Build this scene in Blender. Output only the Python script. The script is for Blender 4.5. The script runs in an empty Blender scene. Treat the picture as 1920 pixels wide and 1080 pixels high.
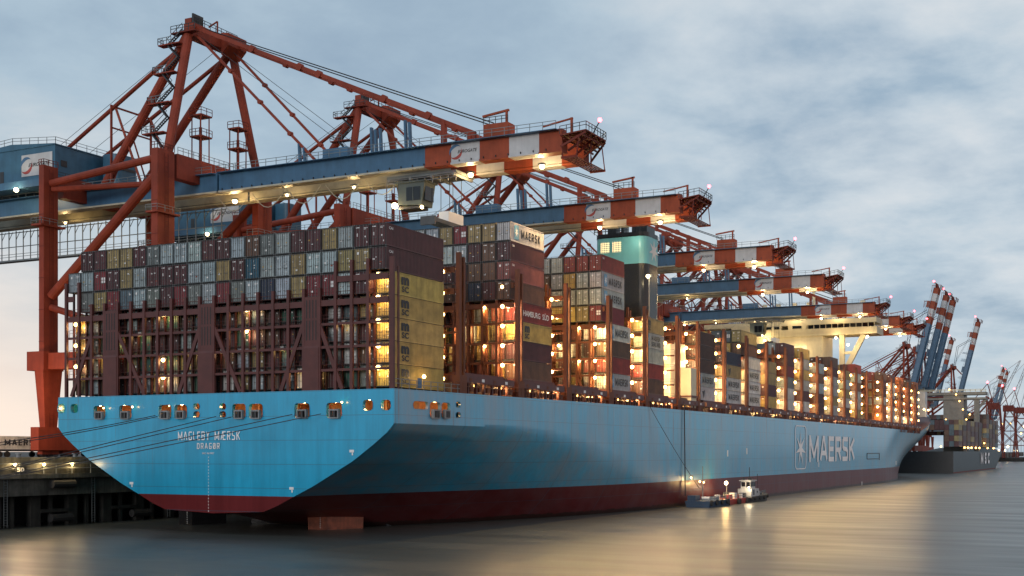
import bpy, math, random
from mathutils import Vector, Matrix
random.seed(7)
S = bpy.context.scene
COL = S.collection
R = math.radians
def lin(r, g, b):
    f = lambda c: (c/255/12.92) if c/255 <= .04045 else ((c/255+.055)/1.055)**2.4
    return (f(r), f(g), f(b), 1)
# ------------------------------------------------------------ camera
CX, CY, CZ, YAW = 86.19, -110.3, 11.0, .397
FPX = 2058.5
cam = bpy.data.objects.new('camera', bpy.data.cameras.new('camera'))
COL.objects.link(cam); S.camera = cam
cam.location = (CX, CY, CZ); cam.rotation_euler = (R(90), 0, YAW)
cam.data.lens = FPX/1920*36; cam.data.sensor_width = 36
cam.data.shift_x = -(1284.3-960)/1920; cam.data.shift_y = (846.4-540)/1920
cam.data.clip_start = 1; cam.data.clip_end = 30000
# ------------------------------------------------------------ sky, sun, exposure
SUN_EL, SUN_AZ = 9, 174           # azimuth clockwise from +Y (along the ship)
W = bpy.data.worlds.new('World'); S.world = W; W.use_nodes = True
nt = W.node_tree; nt.nodes.clear()
def N(t, typ, **kw):
    n = t.nodes.new(typ)
    for k, v in kw.items():
        if k == 'ins':
            for a, b in v.items(): n.inputs[a].default_value = b
        else: setattr(n, k, v)
    return n
def ramp(t, stops, fac=None):
    n = t.nodes.new('ShaderNodeValToRGB')
    e = n.color_ramp.elements
    while len(e) < len(stops): e.new(.5)
    for i, (p, c) in enumerate(stops): e[i].position = p; e[i].color = c
    if fac is not None: t.links.new(fac, n.inputs[0])
    return n
def math_(t, op, a, b=None, c=None):
    n = t.nodes.new('ShaderNodeMath'); n.operation = op
    for i, v in enumerate((a, b, c)):
        if v is None: continue
        if isinstance(v, (int, float)): n.inputs[i].default_value = v
        else: t.links.new(v, n.inputs[i])
    return n.outputs[0]
def mixc(t, fac, a, b, bt='MIX'):
    n = t.nodes.new('ShaderNodeMix'); n.data_type = 'RGBA'; n.blend_type = bt
    for i, v in ((0, fac), (6, a), (7, b)):
        if isinstance(v, (int, float)): n.inputs[i].default_value = v
        elif isinstance(v, tuple): n.inputs[i].default_value = v
        else: t.links.new(v, n.inputs[i])
    return n.outputs[2]
tc = N(nt, 'ShaderNodeTexCoord'); sep = N(nt, 'ShaderNodeSeparateXYZ')
nt.links.new(tc.outputs['Generated'], sep.inputs[0])
dx, dy, dz = sep.outputs
zz = math_(nt, 'ADD', math_(nt, 'MAXIMUM', dz, 0.0), .22)
comb = N(nt, 'ShaderNodeCombineXYZ')
nt.links.new(math_(nt, 'DIVIDE', dx, zz), comb.inputs[0])
nt.links.new(math_(nt, 'DIVIDE', dy, zz), comb.inputs[1])
nz = N(nt, 'ShaderNodeTexNoise', ins={'Scale': 2.6, 'Detail': 9.0, 'Roughness': .58, 'Distortion': .1})
nt.links.new(comb.outputs[0], nz.inputs['Vector'])
nz2 = N(nt, 'ShaderNodeTexNoise', ins={'Scale': 1.1, 'Detail': 3.0, 'Roughness': .5})
nt.links.new(comb.outputs[0], nz2.inputs['Vector'])
f1 = math_(nt, 'ADD', math_(nt, 'MULTIPLY', nz.outputs[0], .55), math_(nt, 'MULTIPLY', nz2.outputs[0], .45))
clouds = ramp(nt, [(.34, lin(152, 175, 197)), (.43, lin(166, 188, 207)), (.50, lin(180, 201, 217)), (.57, lin(195, 210, 221)), (.66, lin(218, 224, 229))], f1)
sky = N(nt, 'ShaderNodeTexSky', sky_type='NISHITA', sun_disc=False)
sky.sun_elevation = R(SUN_EL); sky.sun_rotation = R(SUN_AZ)
skys = mixc(nt, 1.0, sky.outputs[0], (.10, .10, .10, 1), 'MULTIPLY')
base = mixc(nt, .93, skys, clouds.outputs[0])
# low sunset brightness towards the right/behind and a pale glow low on the left
def dirglow(v, lo, hi):
    dp = N(nt, 'ShaderNodeVectorMath', operation='DOT_PRODUCT')
    nt.links.new(tc.outputs['Generated'], dp.inputs[0]); dp.inputs[1].default_value = Vector(v).normalized()
    mr = N(nt, 'ShaderNodeMapRange', interpolation_type='SMOOTHSTEP', ins={'From Min': lo, 'From Max': hi})
    nt.links.new(dp.outputs['Value'], mr.inputs['Value']); return mr.outputs[0]
low = N(nt, 'ShaderNodeMapRange', interpolation_type='SMOOTHSTEP', ins={'From Min': .22, 'From Max': .0})
nt.links.new(dz, low.inputs['Value'])
sa = (.90, .10, .22)
base = mixc(nt, math_(nt, 'MULTIPLY', dirglow(sa, .45, 1.0), .7), base, (1.0, .80, .76, 1))
base = mixc(nt, math_(nt, 'MULTIPLY', math_(nt, 'MULTIPLY', dirglow((-.905, .42, .03), .93, .995), low.outputs[0]), .95), base, (1.15, .93, .76, 1))
base = mixc(nt, math_(nt, 'MULTIPLY', math_(nt, 'MULTIPLY', dirglow((-.178, 1.009, .304), .94, .998), ramp(nt, [(.36, (0, 0, 0, 1)), (.68, (1, 1, 1, 1))], nz.outputs[0]).outputs[0]), .7), base, (.82, .84, .86, 1))
bg = N(nt, 'ShaderNodeBackground'); nt.links.new(base, bg.inputs[0]); bg.inputs[1].default_value = .97
wo = N(nt, 'ShaderNodeOutputWorld'); nt.links.new(bg.outputs[0], wo.inputs[0])
W.cycles.sampling_method = 'MANUAL'; W.cycles.sample_map_resolution = 512
sun = bpy.data.objects.new('sun', bpy.data.lights.new('sun', 'SUN')); COL.objects.link(sun)
sun.data.energy = 1.15; sun.data.angle = R(20); sun.data.color = (1, .93, .88)
sd = Vector((math.sin(R(SUN_AZ))*math.cos(R(SUN_EL)), math.cos(R(SUN_AZ))*math.cos(R(SUN_EL)), math.sin(R(SUN_EL))))
sun.rotation_euler = sd.to_track_quat('Z', 'Y').to_euler()
S.view_settings.view_transform = 'Standard'; S.view_settings.look = 'None'
S.view_settings.exposure = 0; S.view_settings.gamma = 1
S.cycles.use_denoising = True; S.cycles.use_light_tree = True
S.cycles.max_bounces = 6; S.cycles.diffuse_bounces = 3; S.cycles.glossy_bounces = 3; S.cycles.transmission_bounces = 2
S.cycles.sample_clamp_indirect = 4; S.cycles.caustics_reflective = False; S.cycles.caustics_refractive = False

# ------------------------------------------------------------ measuring helpers (photo pixel on a real plane -> world)
SA, CA = math.sin(YAW), math.cos(YAW)
X0, Y0 = -36.84, 135.05
def ony(px, py, y):
    t = (px-1284.3)/FPX
    x = (t*(Y0+y*CA)-X0-y*SA)/(CA+t*SA)
    return x, CZ+(846.4-py)/FPX*(Y0+y*CA-x*SA)
def onx(px, py, x):
    t = (px-1284.3)/FPX
    y = (t*(Y0-x*SA)-X0-x*CA)/(SA-t*CA)
    return y, CZ+(846.4-py)/FPX*(Y0+y*CA-x*SA)
def onz(px, py, z):
    Y = -FPX*(z-CZ)/(py-846.4); X = (px-1284.3)/FPX*Y
    a, b = X-X0, Y-Y0
    return a*CA-b*SA, a*SA+b*CA

# ------------------------------------------------------------ materials
def mat(name, col, rough=.5, metal=0., dirt=.18, scale=.4, rust=0., streak=0., bump=0., objcol=False, spec=.5, coat=0.):
    m = bpy.data.materials.new(name); m.use_nodes = True; t = m.node_tree
    b = t.nodes['Principled BSDF']
    b.inputs['Roughness'].default_value = rough; b.inputs['Metallic'].default_value = metal
    b.inputs['Specular IOR Level'].default_value = spec
    if coat: b.inputs['Coat Weight'].default_value = coat; b.inputs['Coat Roughness'].default_value = .12
    g = N(t, 'ShaderNodeNewGeometry')
    if objcol:
        oi = N(t, 'ShaderNodeObjectInfo'); c = oi.outputs['Color']
    else: c = col if len(col) == 4 else (*col, 1)
    n = N(t, 'ShaderNodeTexNoise', ins={'Scale': scale, 'Detail': 6.0, 'Roughness': .62})
    t.links.new(g.outputs['Position'], n.inputs['Vector'])
    r = ramp(t, [(.3, (1-dirt*1.6,)*3+(1,)), (.7, (1+dirt*.6,)*3+(1,))], n.outputs[0])
    c = mixc(t, 1.0, c, r.outputs[0], 'MULTIPLY')
    if streak:
        mp = N(t, 'ShaderNodeMapping'); mp.inputs['Scale'].default_value = (1.3, 1.3, .09)
        t.links.new(g.outputs['Position'], mp.inputs[0])
        n2 = N(t, 'ShaderNodeTexNoise', ins={'Scale': 1.0, 'Detail': 5.0, 'Roughness': .7}); t.links.new(mp.outputs[0], n2.inputs['Vector'])
        r2 = ramp(t, [(.35, (1-streak,)*3+(1,)), (.62, (1, 1, 1, 1))], n2.outputs[0])
        c = mixc(t, 1.0, c, r2.outputs[0], 'MULTIPLY')
    if rust:
        n3 = N(t, 'ShaderNodeTexNoise', ins={'Scale': scale*3, 'Detail': 8.0, 'Roughness': .75}); t.links.new(g.outputs['Position'], n3.inputs['Vector'])
        r3 = ramp(t, [(.60, (0, 0, 0, 1)), (.70, (rust,)*3+(1,))], n3.outputs[0])
        c = mixc(t, r3.outputs[0], c, (.12, .045, .02, 1))
    if isinstance(c, tuple): b.inputs['Base Color'].default_value = c
    else: t.links.new(c, b.inputs['Base Color'])
    if bump:
        bp = N(t, 'ShaderNodeBump', ins={'Strength': bump, 'Distance': .05}); t.links.new(n.outputs[0], bp.inputs['Height'])
        t.links.new(bp.outputs[0], b.inputs['Normal'])
    return m
def emat(name, col, strength):
    m = bpy.data.materials.new(name); m.use_nodes = True; t = m.node_tree; t.nodes.clear()
    e = N(t, 'ShaderNodeEmission', ins={'Color': (*col, 1), 'Strength': strength}); o = N(t, 'ShaderNodeOutputMaterial')
    t.links.new(e.outputs[0], o.inputs[0]); m.cycles.emission_sampling = 'NONE'
    return m
M = {}
M['red'] = mat('crane_red_paint', (.26, .046, .024), .6, spec=.25, dirt=.2, scale=.25, streak=.18, rust=.3)
M['dred'] = mat('dark_crane_red', (.15, .024, .014), .6, spec=.25, dirt=.2, rust=.3)
M['girder'] = mat('girder_blue_grey', (.045, .125, .225), .42, dirt=.16, scale=.3, streak=.14)
M['house'] = mat('machinery_house_blue', (.035, .12, .20), .5, dirt=.15, streak=.15)
M['orange'] = mat('boom_orange', (.31, .060, .024), .6, spec=.3, dirt=.18, streak=.15)
M['white'] = mat('white_paint', (.50, .50, .51), .45, dirt=.12, streak=.1)
M['under'] = mat('girder_cream', (.40, .38, .30), .5, dirt=.2)
M['rail'] = mat('galvanised_rail', (.20, .22, .23), .5, metal=.4)
M['rope'] = mat('steel_rope', (.03, .03, .035), .6)
M['dark'] = mat('dark_steel', (.025, .025, .028), .5)
M['bridge'] = mat('lashing_bridge_brown', (.095, .026, .022), .5, dirt=.2, rust=.4, scale=.5)
M['bridge_lit'] = mat('lashing_bridge_lamplit', (.135, .046, .024), .6, spec=.3, rust=.5,  dirt=.2)  # same bridge paint, lighter and warmer with the lamp light in its colour
M['cream'] = mat('deckhouse_cream', (.60, .54, .38), .5, dirt=.08, streak=.08)
M['cont'] = mat('container_paint', (1, 1, 1), .5, objcol=True, dirt=.20, scale=.7, streak=.22, rust=.35)
M['bar'] = mat('locking_bar_steel', (.10, .10, .10), .5, metal=.3)
M['gap'] = mat('gasket_and_gap_shade', (.02, .02, .02), .7)  # gaskets and slots, also the painted shade between containers
M['label'] = mat('white_marking', (.70, .70, .70), .5, dirt=.05)
M['hulltxt'] = mat('hull_white_lettering', (.86, .84, .84), .5, dirt=.06)
M['blacktxt'] = mat('black_lettering', (.02, .02, .022), .5)
M['blue_emblem'] = mat('light_blue_emblem', lin(95, 150, 185), .5)
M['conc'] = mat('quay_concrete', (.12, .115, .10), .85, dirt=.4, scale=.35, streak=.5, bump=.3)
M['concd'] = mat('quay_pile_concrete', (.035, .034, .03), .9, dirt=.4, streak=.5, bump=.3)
M['asph'] = mat('terminal_asphalt', (.06, .055, .05), .8, dirt=.3, scale=.08)
M['dimcream'] = mat('dark_cream', (.17, .16, .14), .6, dirt=.2)  # darker, greyer cream for the far deckhouse
M['funnel'] = mat('funnel_light_blue', (.17, .52, .58), .32, dirt=.06, streak=.06)
M['black'] = mat('casing_black', (.012, .012, .014), .22, dirt=.3)
M['grey2'] = mat('off_white_paint', (.42, .42, .42), .5, dirt=.25, rust=.6)
M['yel'] = mat('yellow_marking', (.5, .3, .03), .5)
M['tyre'] = mat('rubber', (.015, .015, .016), .8)
M['grey'] = mat('grey_paint', (.22, .23, .24), .5)
M['cab'] = mat('cab_grey_green', (.075, .09, .08), .5)
M['glass'] = mat('dark_glass', (.01, .012, .015), .08)
M['inner'] = mat('mooring_deck_orange', (.60, .28, .12), .6, dirt=.25, scale=1.2)
M['rudder'] = mat('rudder_orange_lit', (.26, .07, .035), .55, dirt=.4, streak=.45, rust=.6, scale=.8)  # orange lamp light on the starboard rudder, painted into its red
M['lamp'] = emat('lamp_glass', (1, .62, .22), 15)
M['lampw'] = emat('white_lamp_glass', (1, .74, .38), 14)
M['lamps'] = emat('small_lamp_glass', (1, .5, .14), 8)
M['redlamp'] = emat('red_beacon', (1, .08, .10), 12)
M['window'] = emat('lit_window', (1, .75, .38), 1.6)
M['eg_blue'] = mat('sign_blue', (.05, .13, .25), .5)
M['eg_red'] = mat('sign_red', (.35, .05, .04), .5)
M['barge'] = mat('barge_blue', (.012, .04, .09), .45, rust=.5)
M['shipblack'] = mat('black_hull', (.012, .014, .017), .4, dirt=.2, streak=.2)

def hullmat():
    m = bpy.data.materials.new('hull_blue_and_red'); m.use_nodes = True; t = m.node_tree; b = t.nodes['Principled BSDF']
    g = N(t, 'ShaderNodeNewGeometry'); s = N(t, 'ShaderNodeSeparateXYZ'); t.links.new(g.outputs['Position'], s.inputs[0])
    boot = math_(t, 'GREATER_THAN', s.outputs[2], 5.2)
    c = mixc(t, boot, (.12, .014, .016, 1), (.0, .335, .57, 1))
    n = N(t, 'ShaderNodeTexNoise', ins={'Scale': .12, 'Detail': 7.0, 'Roughness': .6}); t.links.new(g.outputs['Position'], n.inputs['Vector'])
    c = mixc(t, 1.0, c, ramp(t, [(.3, (.86,)*3+(1,)), (.7, (1.08,)*3+(1,))], n.outputs[0]).outputs[0], 'MULTIPLY')
    mp = N(t, 'ShaderNodeMapping'); mp.inputs['Scale'].default_value = (.8, .8, .05); t.links.new(g.outputs['Position'], mp.inputs[0])
    n2 = N(t, 'ShaderNodeTexNoise', ins={'Scale': 1.0, 'Detail': 6.0, 'Roughness': .75}); t.links.new(mp.outputs[0], n2.inputs['Vector'])
    c = mixc(t, 1.0, c, ramp(t, [(.34, (.80,)*3+(1,)), (.6, (1,)*3+(1,))], n2.outputs[0]).outputs[0], 'MULTIPLY')
    # plate seams
    zf = math_(t, 'FRACT', math_(t, 'DIVIDE', s.outputs[2], 3.1)); yf = math_(t, 'FRACT', math_(t, 'DIVIDE', s.outputs[1], 14.9))
    seam = math_(t, 'MAXIMUM', math_(t, 'LESS_THAN', zf, .02), math_(t, 'LESS_THAN', yf, .008))
    c = mixc(t, math_(t, 'MULTIPLY', seam, .7), c, (.03, .07, .10, 1))
    # scuffs and rust low on the side
    mp3 = N(t, 'ShaderNodeMapping'); mp3.inputs['Scale'].default_value = (.15, .06, .45); t.links.new(g.outputs['Position'], mp3.inputs[0])
    n3 = N(t, 'ShaderNodeTexNoise', ins={'Scale': 1.0, 'Detail': 9.0, 'Roughness': .8}); t.links.new(mp3.outputs[0], n3.inputs['Vector'])
    c = mixc(t, ramp(t, [(.66, (0, 0, 0, 1)), (.72, (.6, .6, .6, 1))], n3.outputs[0]).outputs[0], c, (.05, .05, .06, 1))
    mp4 = N(t, 'ShaderNodeMapping'); mp4.inputs['Scale'].default_value = (.3, .22, .045); t.links.new(g.outputs['Position'], mp4.inputs[0])
    n4 = N(t, 'ShaderNodeTexNoise', ins={'Scale': 1.0, 'Detail': 7.0, 'Roughness': .7}); t.links.new(mp4.outputs[0], n4.inputs['Vector'])
    side = math_(t, 'MULTIPLY', math_(t, 'MULTIPLY', math_(t, 'GREATER_THAN', s.outputs[0], -20.), math_(t, 'GREATER_THAN', s.outputs[1], .5)), math_(t, 'ADD', math_(t, 'MULTIPLY', boot, .8), .2))
    c = mixc(t, math_(t, 'MULTIPLY', side, ramp(t, [(.42, (.10, .10, .10, 1)), (.66, (.62, .62, .62, 1))], n4.outputs[0]).outputs[0]), c, (.22, .23, .25, 1))  # grey sky reflection on the side, painted in as soft streaks
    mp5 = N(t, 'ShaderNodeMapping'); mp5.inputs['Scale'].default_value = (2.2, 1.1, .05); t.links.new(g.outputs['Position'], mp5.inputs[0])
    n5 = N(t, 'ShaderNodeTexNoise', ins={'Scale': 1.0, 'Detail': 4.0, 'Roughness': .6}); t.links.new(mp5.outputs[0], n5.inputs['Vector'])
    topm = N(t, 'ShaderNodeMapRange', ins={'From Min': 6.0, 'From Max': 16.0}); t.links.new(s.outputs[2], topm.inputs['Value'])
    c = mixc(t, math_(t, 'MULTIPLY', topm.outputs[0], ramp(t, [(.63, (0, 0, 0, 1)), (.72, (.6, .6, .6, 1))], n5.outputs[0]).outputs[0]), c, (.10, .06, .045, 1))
    fouling = math_(t, 'LESS_THAN', math_(t, 'ADD', s.outputs[2], math_(t, 'MULTIPLY', n2.outputs[0], -1.6)), -.1)
    c = mixc(t, math_(t, 'MULTIPLY', fouling, .8), c, (.02, .018, .014, 1))
    t.links.new(c, b.inputs['Base Color'])
    t.links.new(math_(t, 'MULTIPLY_ADD', boot, .55, .25), b.inputs['Specular IOR Level']); t.links.new(math_(t, 'MULTIPLY_ADD', boot, .95, .05), b.inputs['Coat Weight']); b.inputs['Coat IOR'].default_value = 1.5; b.inputs['Coat Roughness'].default_value = .16
    rr = N(t, 'ShaderNodeMapRange', ins={'To Min': .26, 'To Max': .46}); t.links.new(n2.outputs[0], rr.inputs['Value']); t.links.new(rr.outputs[0], b.inputs['Roughness'])
    bp = N(t, 'ShaderNodeBump', ins={'Strength': .25, 'Distance': .12}); t.links.new(n.outputs[0], bp.inputs['Height']); t.links.new(bp.outputs[0], b.inputs['Normal'])
    return m
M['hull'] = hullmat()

# ------------------------------------------------------------ mesh builder
class MB:
    def __init__(s, *mats): s.v = []; s.f = []; s.m = []; s.mats = list(mats); s.T = None
    def mi(s, m):
        if m is None: return 0
        if isinstance(m, str): m = M[m]
        if m not in s.mats: s.mats.append(m)
        return s.mats.index(m)
    def add(s, vs, fs, m=None):
        o = len(s.v); i = s.mi(m)
        if s.T: vs = [s.T(Vector(v)) for v in vs]
        s.v += [tuple(v) for v in vs]; s.f += [tuple(o+k for k in f) for f in fs]; s.m += [i]*len(fs)
    def box(s, a, b, m=None):
        x0, x1 = sorted((a[0], b[0])); y0, y1 = sorted((a[1], b[1])); z0, z1 = sorted((a[2], b[2]))
        s.add([(x0, y0, z0), (x1, y0, z0), (x1, y1, z0), (x0, y1, z0), (x0, y0, z1), (x1, y0, z1), (x1, y1, z1), (x0, y1, z1)],
              [(0, 3, 2, 1), (4, 5, 6, 7), (0, 1, 5, 4), (1, 2, 6, 5), (2, 3, 7, 6), (3, 0, 4, 7)], m)
    def frame(s, p, q):
        d = (Vector(q)-Vector(p)).normalized(); u = Vector((0, 0, 1)) if abs(d.z) < .95 else Vector((0, 1, 0))
        a = d.cross(u).normalized(); return a, a.cross(d).normalized()
    def beam(s, p, q, w, h=None, m=None, w2=None, h2=None):
        h = h or w; w2 = w2 or w; h2 = h2 or h; a, b = s.frame(p, q); p, q = Vector(p), Vector(q)
        vs = [c+a*i*x/2+b*j*y/2 for c, x, y in ((p, w, h), (q, w2, h2)) for i, j in ((-1, -1), (1, -1), (1, 1), (-1, 1))]
        s.add(vs, [(3, 2, 1, 0), (4, 5, 6, 7), (0, 1, 5, 4), (1, 2, 6, 5), (2, 3, 7, 6), (3, 0, 4, 7)], m)
    def tube(s, p, q, r, n=8, m=None, r2=None):
        a, b = s.frame(p, q); p, q = Vector(p), Vector(q); r2 = r if r2 is None else r2
        vs = [c+(a*math.cos(t)+b*math.sin(t))*rr for c, rr in ((p, r), (q, r2)) for t in [2*math.pi*k/n for k in range(n)]]
        s.add(vs, [(k, (k+1) % n, n+(k+1) % n, n+k) for k in range(n)]+[tuple(range(n))[::-1], tuple(range(n, 2*n))], m)
    def path(s, pts, r, n=6, m=None):
        for a, b in zip(pts, pts[1:]): s.tube(a, b, r, n, m)
    def poly(s, pts, th, axis, m=None):   # extruded outline; pts are 3D, th = extrusion vector
        n = len(pts); th = Vector(th); P = [Vector(p) for p in pts]
        s.add(P+[p+th for p in P], [tuple(range(n))[::-1], tuple(range(n, 2*n))]+[(k, (k+1) % n, n+(k+1) % n, n+k) for k in range(n)], m)
    def ball(s, c, r, m=None, n=8):
        vs = [Vector(c)+Vector((0, 0, r))]; fs = []; k = n//2
        for i in range(1, k):
            t = math.pi*i/k
            vs += [Vector(c)+Vector((math.sin(t)*math.cos(2*math.pi*j/n), math.sin(t)*math.sin(2*math.pi*j/n), math.cos(t)))*r for j in range(n)]
        vs.append(Vector(c)-Vector((0, 0, r)))
        fs += [(0, 1+j, 1+(j+1) % n) for j in range(n)]
        for i in range(k-2):
            o = 1+i*n; fs += [(o+j, o+n+j, o+n+(j+1) % n, o+(j+1) % n) for j in range(n)]
        o = 1+(k-2)*n; fs += [(o+(j+1) % n, o+j, len(vs)-1) for j in range(n)]
        s.add(vs, fs, m)
    def rails(s, p, q, h=1.1, step=2., r=.035, m='rail'):
        p, q = Vector(p), Vector(q); L = (q-p).length; k = max(1, int(L/step)); up = Vector((0, 0, h))
        for i in range(k+1):
            a = p.lerp(q, i/k); s.beam(a, a+up, r*2, r*2, m)
        for hh in (1, .55): s.beam(p+up*hh, q+up*hh, r*2, r*2, m)
    def build(s, name, parent=None, origin=None, smooth=False):
        me = bpy.data.meshes.new(name)
        o3 = Vector(origin) if origin is not None else (Vector(parent['org']) if parent is not None and 'org' in parent else Vector((0, 0, 0)))
        me.from_pydata([tuple(Vector(v)-o3) for v in s.v], [], s.f)
        if not s.mats: s.mats = [M['grey']]
        for m in s.mats: me.materials.append(M[m] if isinstance(m, str) else m)
        me.polygons.foreach_set('material_index', s.m)
        if smooth: me.polygons.foreach_set('use_smooth', [True]*len(s.f))
        me.update()
        ob = bpy.data.objects.new(name, me); COL.objects.link(ob)
        if parent is not None: ob.parent = parent; ob['org'] = list(o3)
        else: ob.location = o3
        return ob
def tag(o, label=None, cat=None, group=None, kind=None):
    if label: o['label'] = label
    if cat: o['category'] = cat
    if group: o['group'] = group
    if kind: o['kind'] = kind
    return o
def thing(name, loc, label, cat, group=None):
    o = bpy.data.objects.new(name, None); COL.objects.link(o); o.location = loc; o['org'] = list(loc); o.empty_display_size = .5
    return tag(o, label, cat, group)
def plight(parent, loc, e, col=(1, .60, .26), r=.3, name='lamp_light'):
    l = bpy.data.lights.new(name, 'POINT'); l.energy = e; l.color = col; l.shadow_soft_size = r
    o = bpy.data.objects.new(name, l); COL.objects.link(o); o.parent = parent
    o.location = Vector(loc)-Vector(parent['org']); return o
def spot(parent, loc, e, col=(1, .62, .26), size=130):
    l = bpy.data.lights.new('floodlight_beam', 'SPOT'); l.energy = e; l.color = col; l.shadow_soft_size = .6; l.spot_size = R(size); l.spot_blend = .5
    o = bpy.data.objects.new('floodlight_beam', l); COL.objects.link(o); o.parent = parent; o.location = Vector(loc)-Vector(parent['org']); return o
def copy_tree(o, parent=None):
    c = o.copy(); COL.objects.link(c)
    if parent is not None: c.parent = parent
    for ch in o.children: copy_tree(ch, c)
    return c

# ---- lettering: a flat-faced solid mesh in a plane (u right, v up), fitted to w x h
_tm = {}
def curve_mesh(cu, name):
    ob = bpy.data.objects.new('tmp_text', cu); COL.objects.link(ob)
    bpy.context.view_layer.update()
    me = bpy.data.meshes.new_from_object(ob.evaluated_get(bpy.context.evaluated_depsgraph_get()))
    bpy.data.objects.remove(ob); me.name = name; return me
def text_mesh(txt, w, h, mt, bold=.02, shear=0., spacing=1.):
    k = (txt, w, h, mt, bold, shear)
    if k in _tm: return _tm[k]
    cu = bpy.data.curves.new('txt', 'FONT'); cu.body = txt; cu.offset = bold; cu.extrude = .0; cu.shear = shear; cu.resolution_u = 3
    cu.space_character = spacing
    me = curve_mesh(cu, 'lettering')
    xs = [v.co.x for v in me.vertices]; ys = [v.co.y for v in me.vertices]
    x0, x1, y0, y1 = min(xs), max(xs), min(ys), max(ys)
    for v in me.vertices: v.co.x = (v.co.x-x0)/(x1-x0)*w-w/2; v.co.y = (v.co.y-y0)/(y1-y0)*h-h/2
    me.materials.clear(); me.materials.append(M[mt]); _tm[k] = me; return me
_O = [(0, .15), (.15, 0), (.85, 0), (1, .15), (1, .85), (.85, 1), (.15, 1), (0, .85), (0, .15)]
GL = {'M': (1.35, [[(0, 0), (0, 1), (.5, .14), (1, 1), (1, 0)]]), 'A': (1.1, [[(0, 0), (.42, 1), (.58, 1), (1, 0)], [(.2, .3), (.8, .3)]]), 'E': (.85, [[(1, 1), (0, 1), (0, 0), (1, 0)], [(0, .5), (.9, .5)]]),
      'R': (1, [[(0, 0), (0, 1), (.88, 1), (1, .88), (1, .58), (.88, .46), (0, .46)], [(.55, .46), (1, 0)]]), 'S': (.95, [[(1, 1), (.12, 1), (0, .88), (0, .64), (.12, .53), (.88, .47), (1, .36), (1, .12), (.88, 0), (0, 0)]]),
      'K': (1, [[(0, 0), (0, 1)], [(1, 1), (.05, .42)], [(.35, .6), (1, 0)]]), 'G': (1, [[(1, 1), (.13, 1), (0, .87), (0, .13), (.13, 0), (.87, 0), (1, .13), (1, .42), (.62, .42)]]),
      'L': (.8, [[(0, 1), (0, 0), (1, 0)]]), 'B': (1, [[(0, 0), (0, 1), (.85, 1), (1, .88), (1, .62), (.85, .5), (0, .5)], [(.85, .5), (1, .38), (1, .12), (.85, 0), (0, 0)]]), 'Y': (1, [[(0, 1), (.5, .48), (1, 1)], [(.5, .48), (.5, 0)]]),
      'D': (1, [[(0, 0), (0, 1), (.75, 1), (1, .8), (1, .2), (.75, 0), (0, 0)]]), 'O': (1, [_O]), 'Ø': (1, [_O, [(.1, .02), (.9, .98)]]), 'Æ': (1.5, [[(0, 0), (.4, 1), (1, 1)], [(.52, 1), (.52, 0), (1, 0)], [(.52, .5), (.92, .5)], [(.14, .3), (.52, .3)]]),
      'N': (1, [[(0, 0), (0, 1), (1, 0), (1, 1)]]), 'C': (1, [[(1, 1), (.13, 1), (0, .87), (0, .13), (.13, 0), (1, 0)]]), 'T': (1, [[(0, 1), (1, 1)], [(.5, 1), (.5, 0)]]), 'U': (1, [[(0, 1), (0, .13), (.13, 0), (.87, 0), (1, .13), (1, 1)]])}
def block_mesh(txt, w, h, mt, th, gap=.42):
    key = ('B', txt, w, h, mt, th)
    if key in _tm: return _tm[key]
    tot = sum(.7 if ch == ' ' else GL[ch][0] for ch in txt)+gap*(len(txt)-1); u = w/tot; x = -w/2; B = MB(mt); n = 0
    for ch in txt:
        if ch == ' ': x += (.7+gap)*u; continue
        lw, strokes = GL[ch]; W_ = lw*u
        for st in strokes:
            P = [Vector((x+th/2+a*(W_-th), -h/2+th/2+b_*(h-th), 0)) for a, b_ in st]
            for p, q in zip(P, P[1:]):
                d = (q-p).normalized(); nn = Vector((-d.y, d.x, 0))*th/2; e = d*th*.5 if abs(d.x) < .01 or abs(d.y) < .01 else d*th*.18; n += 1
                zo = Vector((0, 0, .0025*(n % 9)))
                B.add([p-e-nn+zo, q+e-nn+zo, q+e+nn+zo, p-e+nn+zo], [(0, 1, 2, 3)])
        x += (lw+gap)*u
    me = bpy.data.meshes.new('lettering'); me.from_pydata(B.v, [], B.f); me.materials.append(M[mt]); _tm[key] = me; return me
def put(me, name, parent, c, u, v):
    o = bpy.data.objects.new(name, me); COL.objects.link(o); o.parent = parent
    u = Vector(u).normalized(); v = Vector(v).normalized(); n = u.cross(v)
    mt = Matrix((u, v, n)).transposed().to_4x4(); mt.translation = Vector(c)-Vector(parent['org'] if 'org' in parent else (0, 0, 0)); o.matrix_local = mt
    o['org'] = list(Vector(parent['org'])); return o
def star_pts(r, ri, n=7, rot=90): return [(math.cos(R(rot+i*180/n))*(r if i % 2 == 0 else ri), math.sin(R(rot+i*180/n))*(r if i % 2 == 0 else ri)) for i in range(2*n)]
def flat(name, polys, mats):   # polys: list of (pts2d, mat)
    b = MB()
    for i, (pts, mm) in enumerate(polys): b.add([(x, y, .004*i) for x, y in pts], [tuple(range(len(pts)))], mm)
    me = bpy.data.meshes.new(name); me.from_pydata(b.v, [], b.f)
    for m in b.mats: me.materials.append(m)
    me.polygons.foreach_set('material_index', b.m); return me
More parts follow.
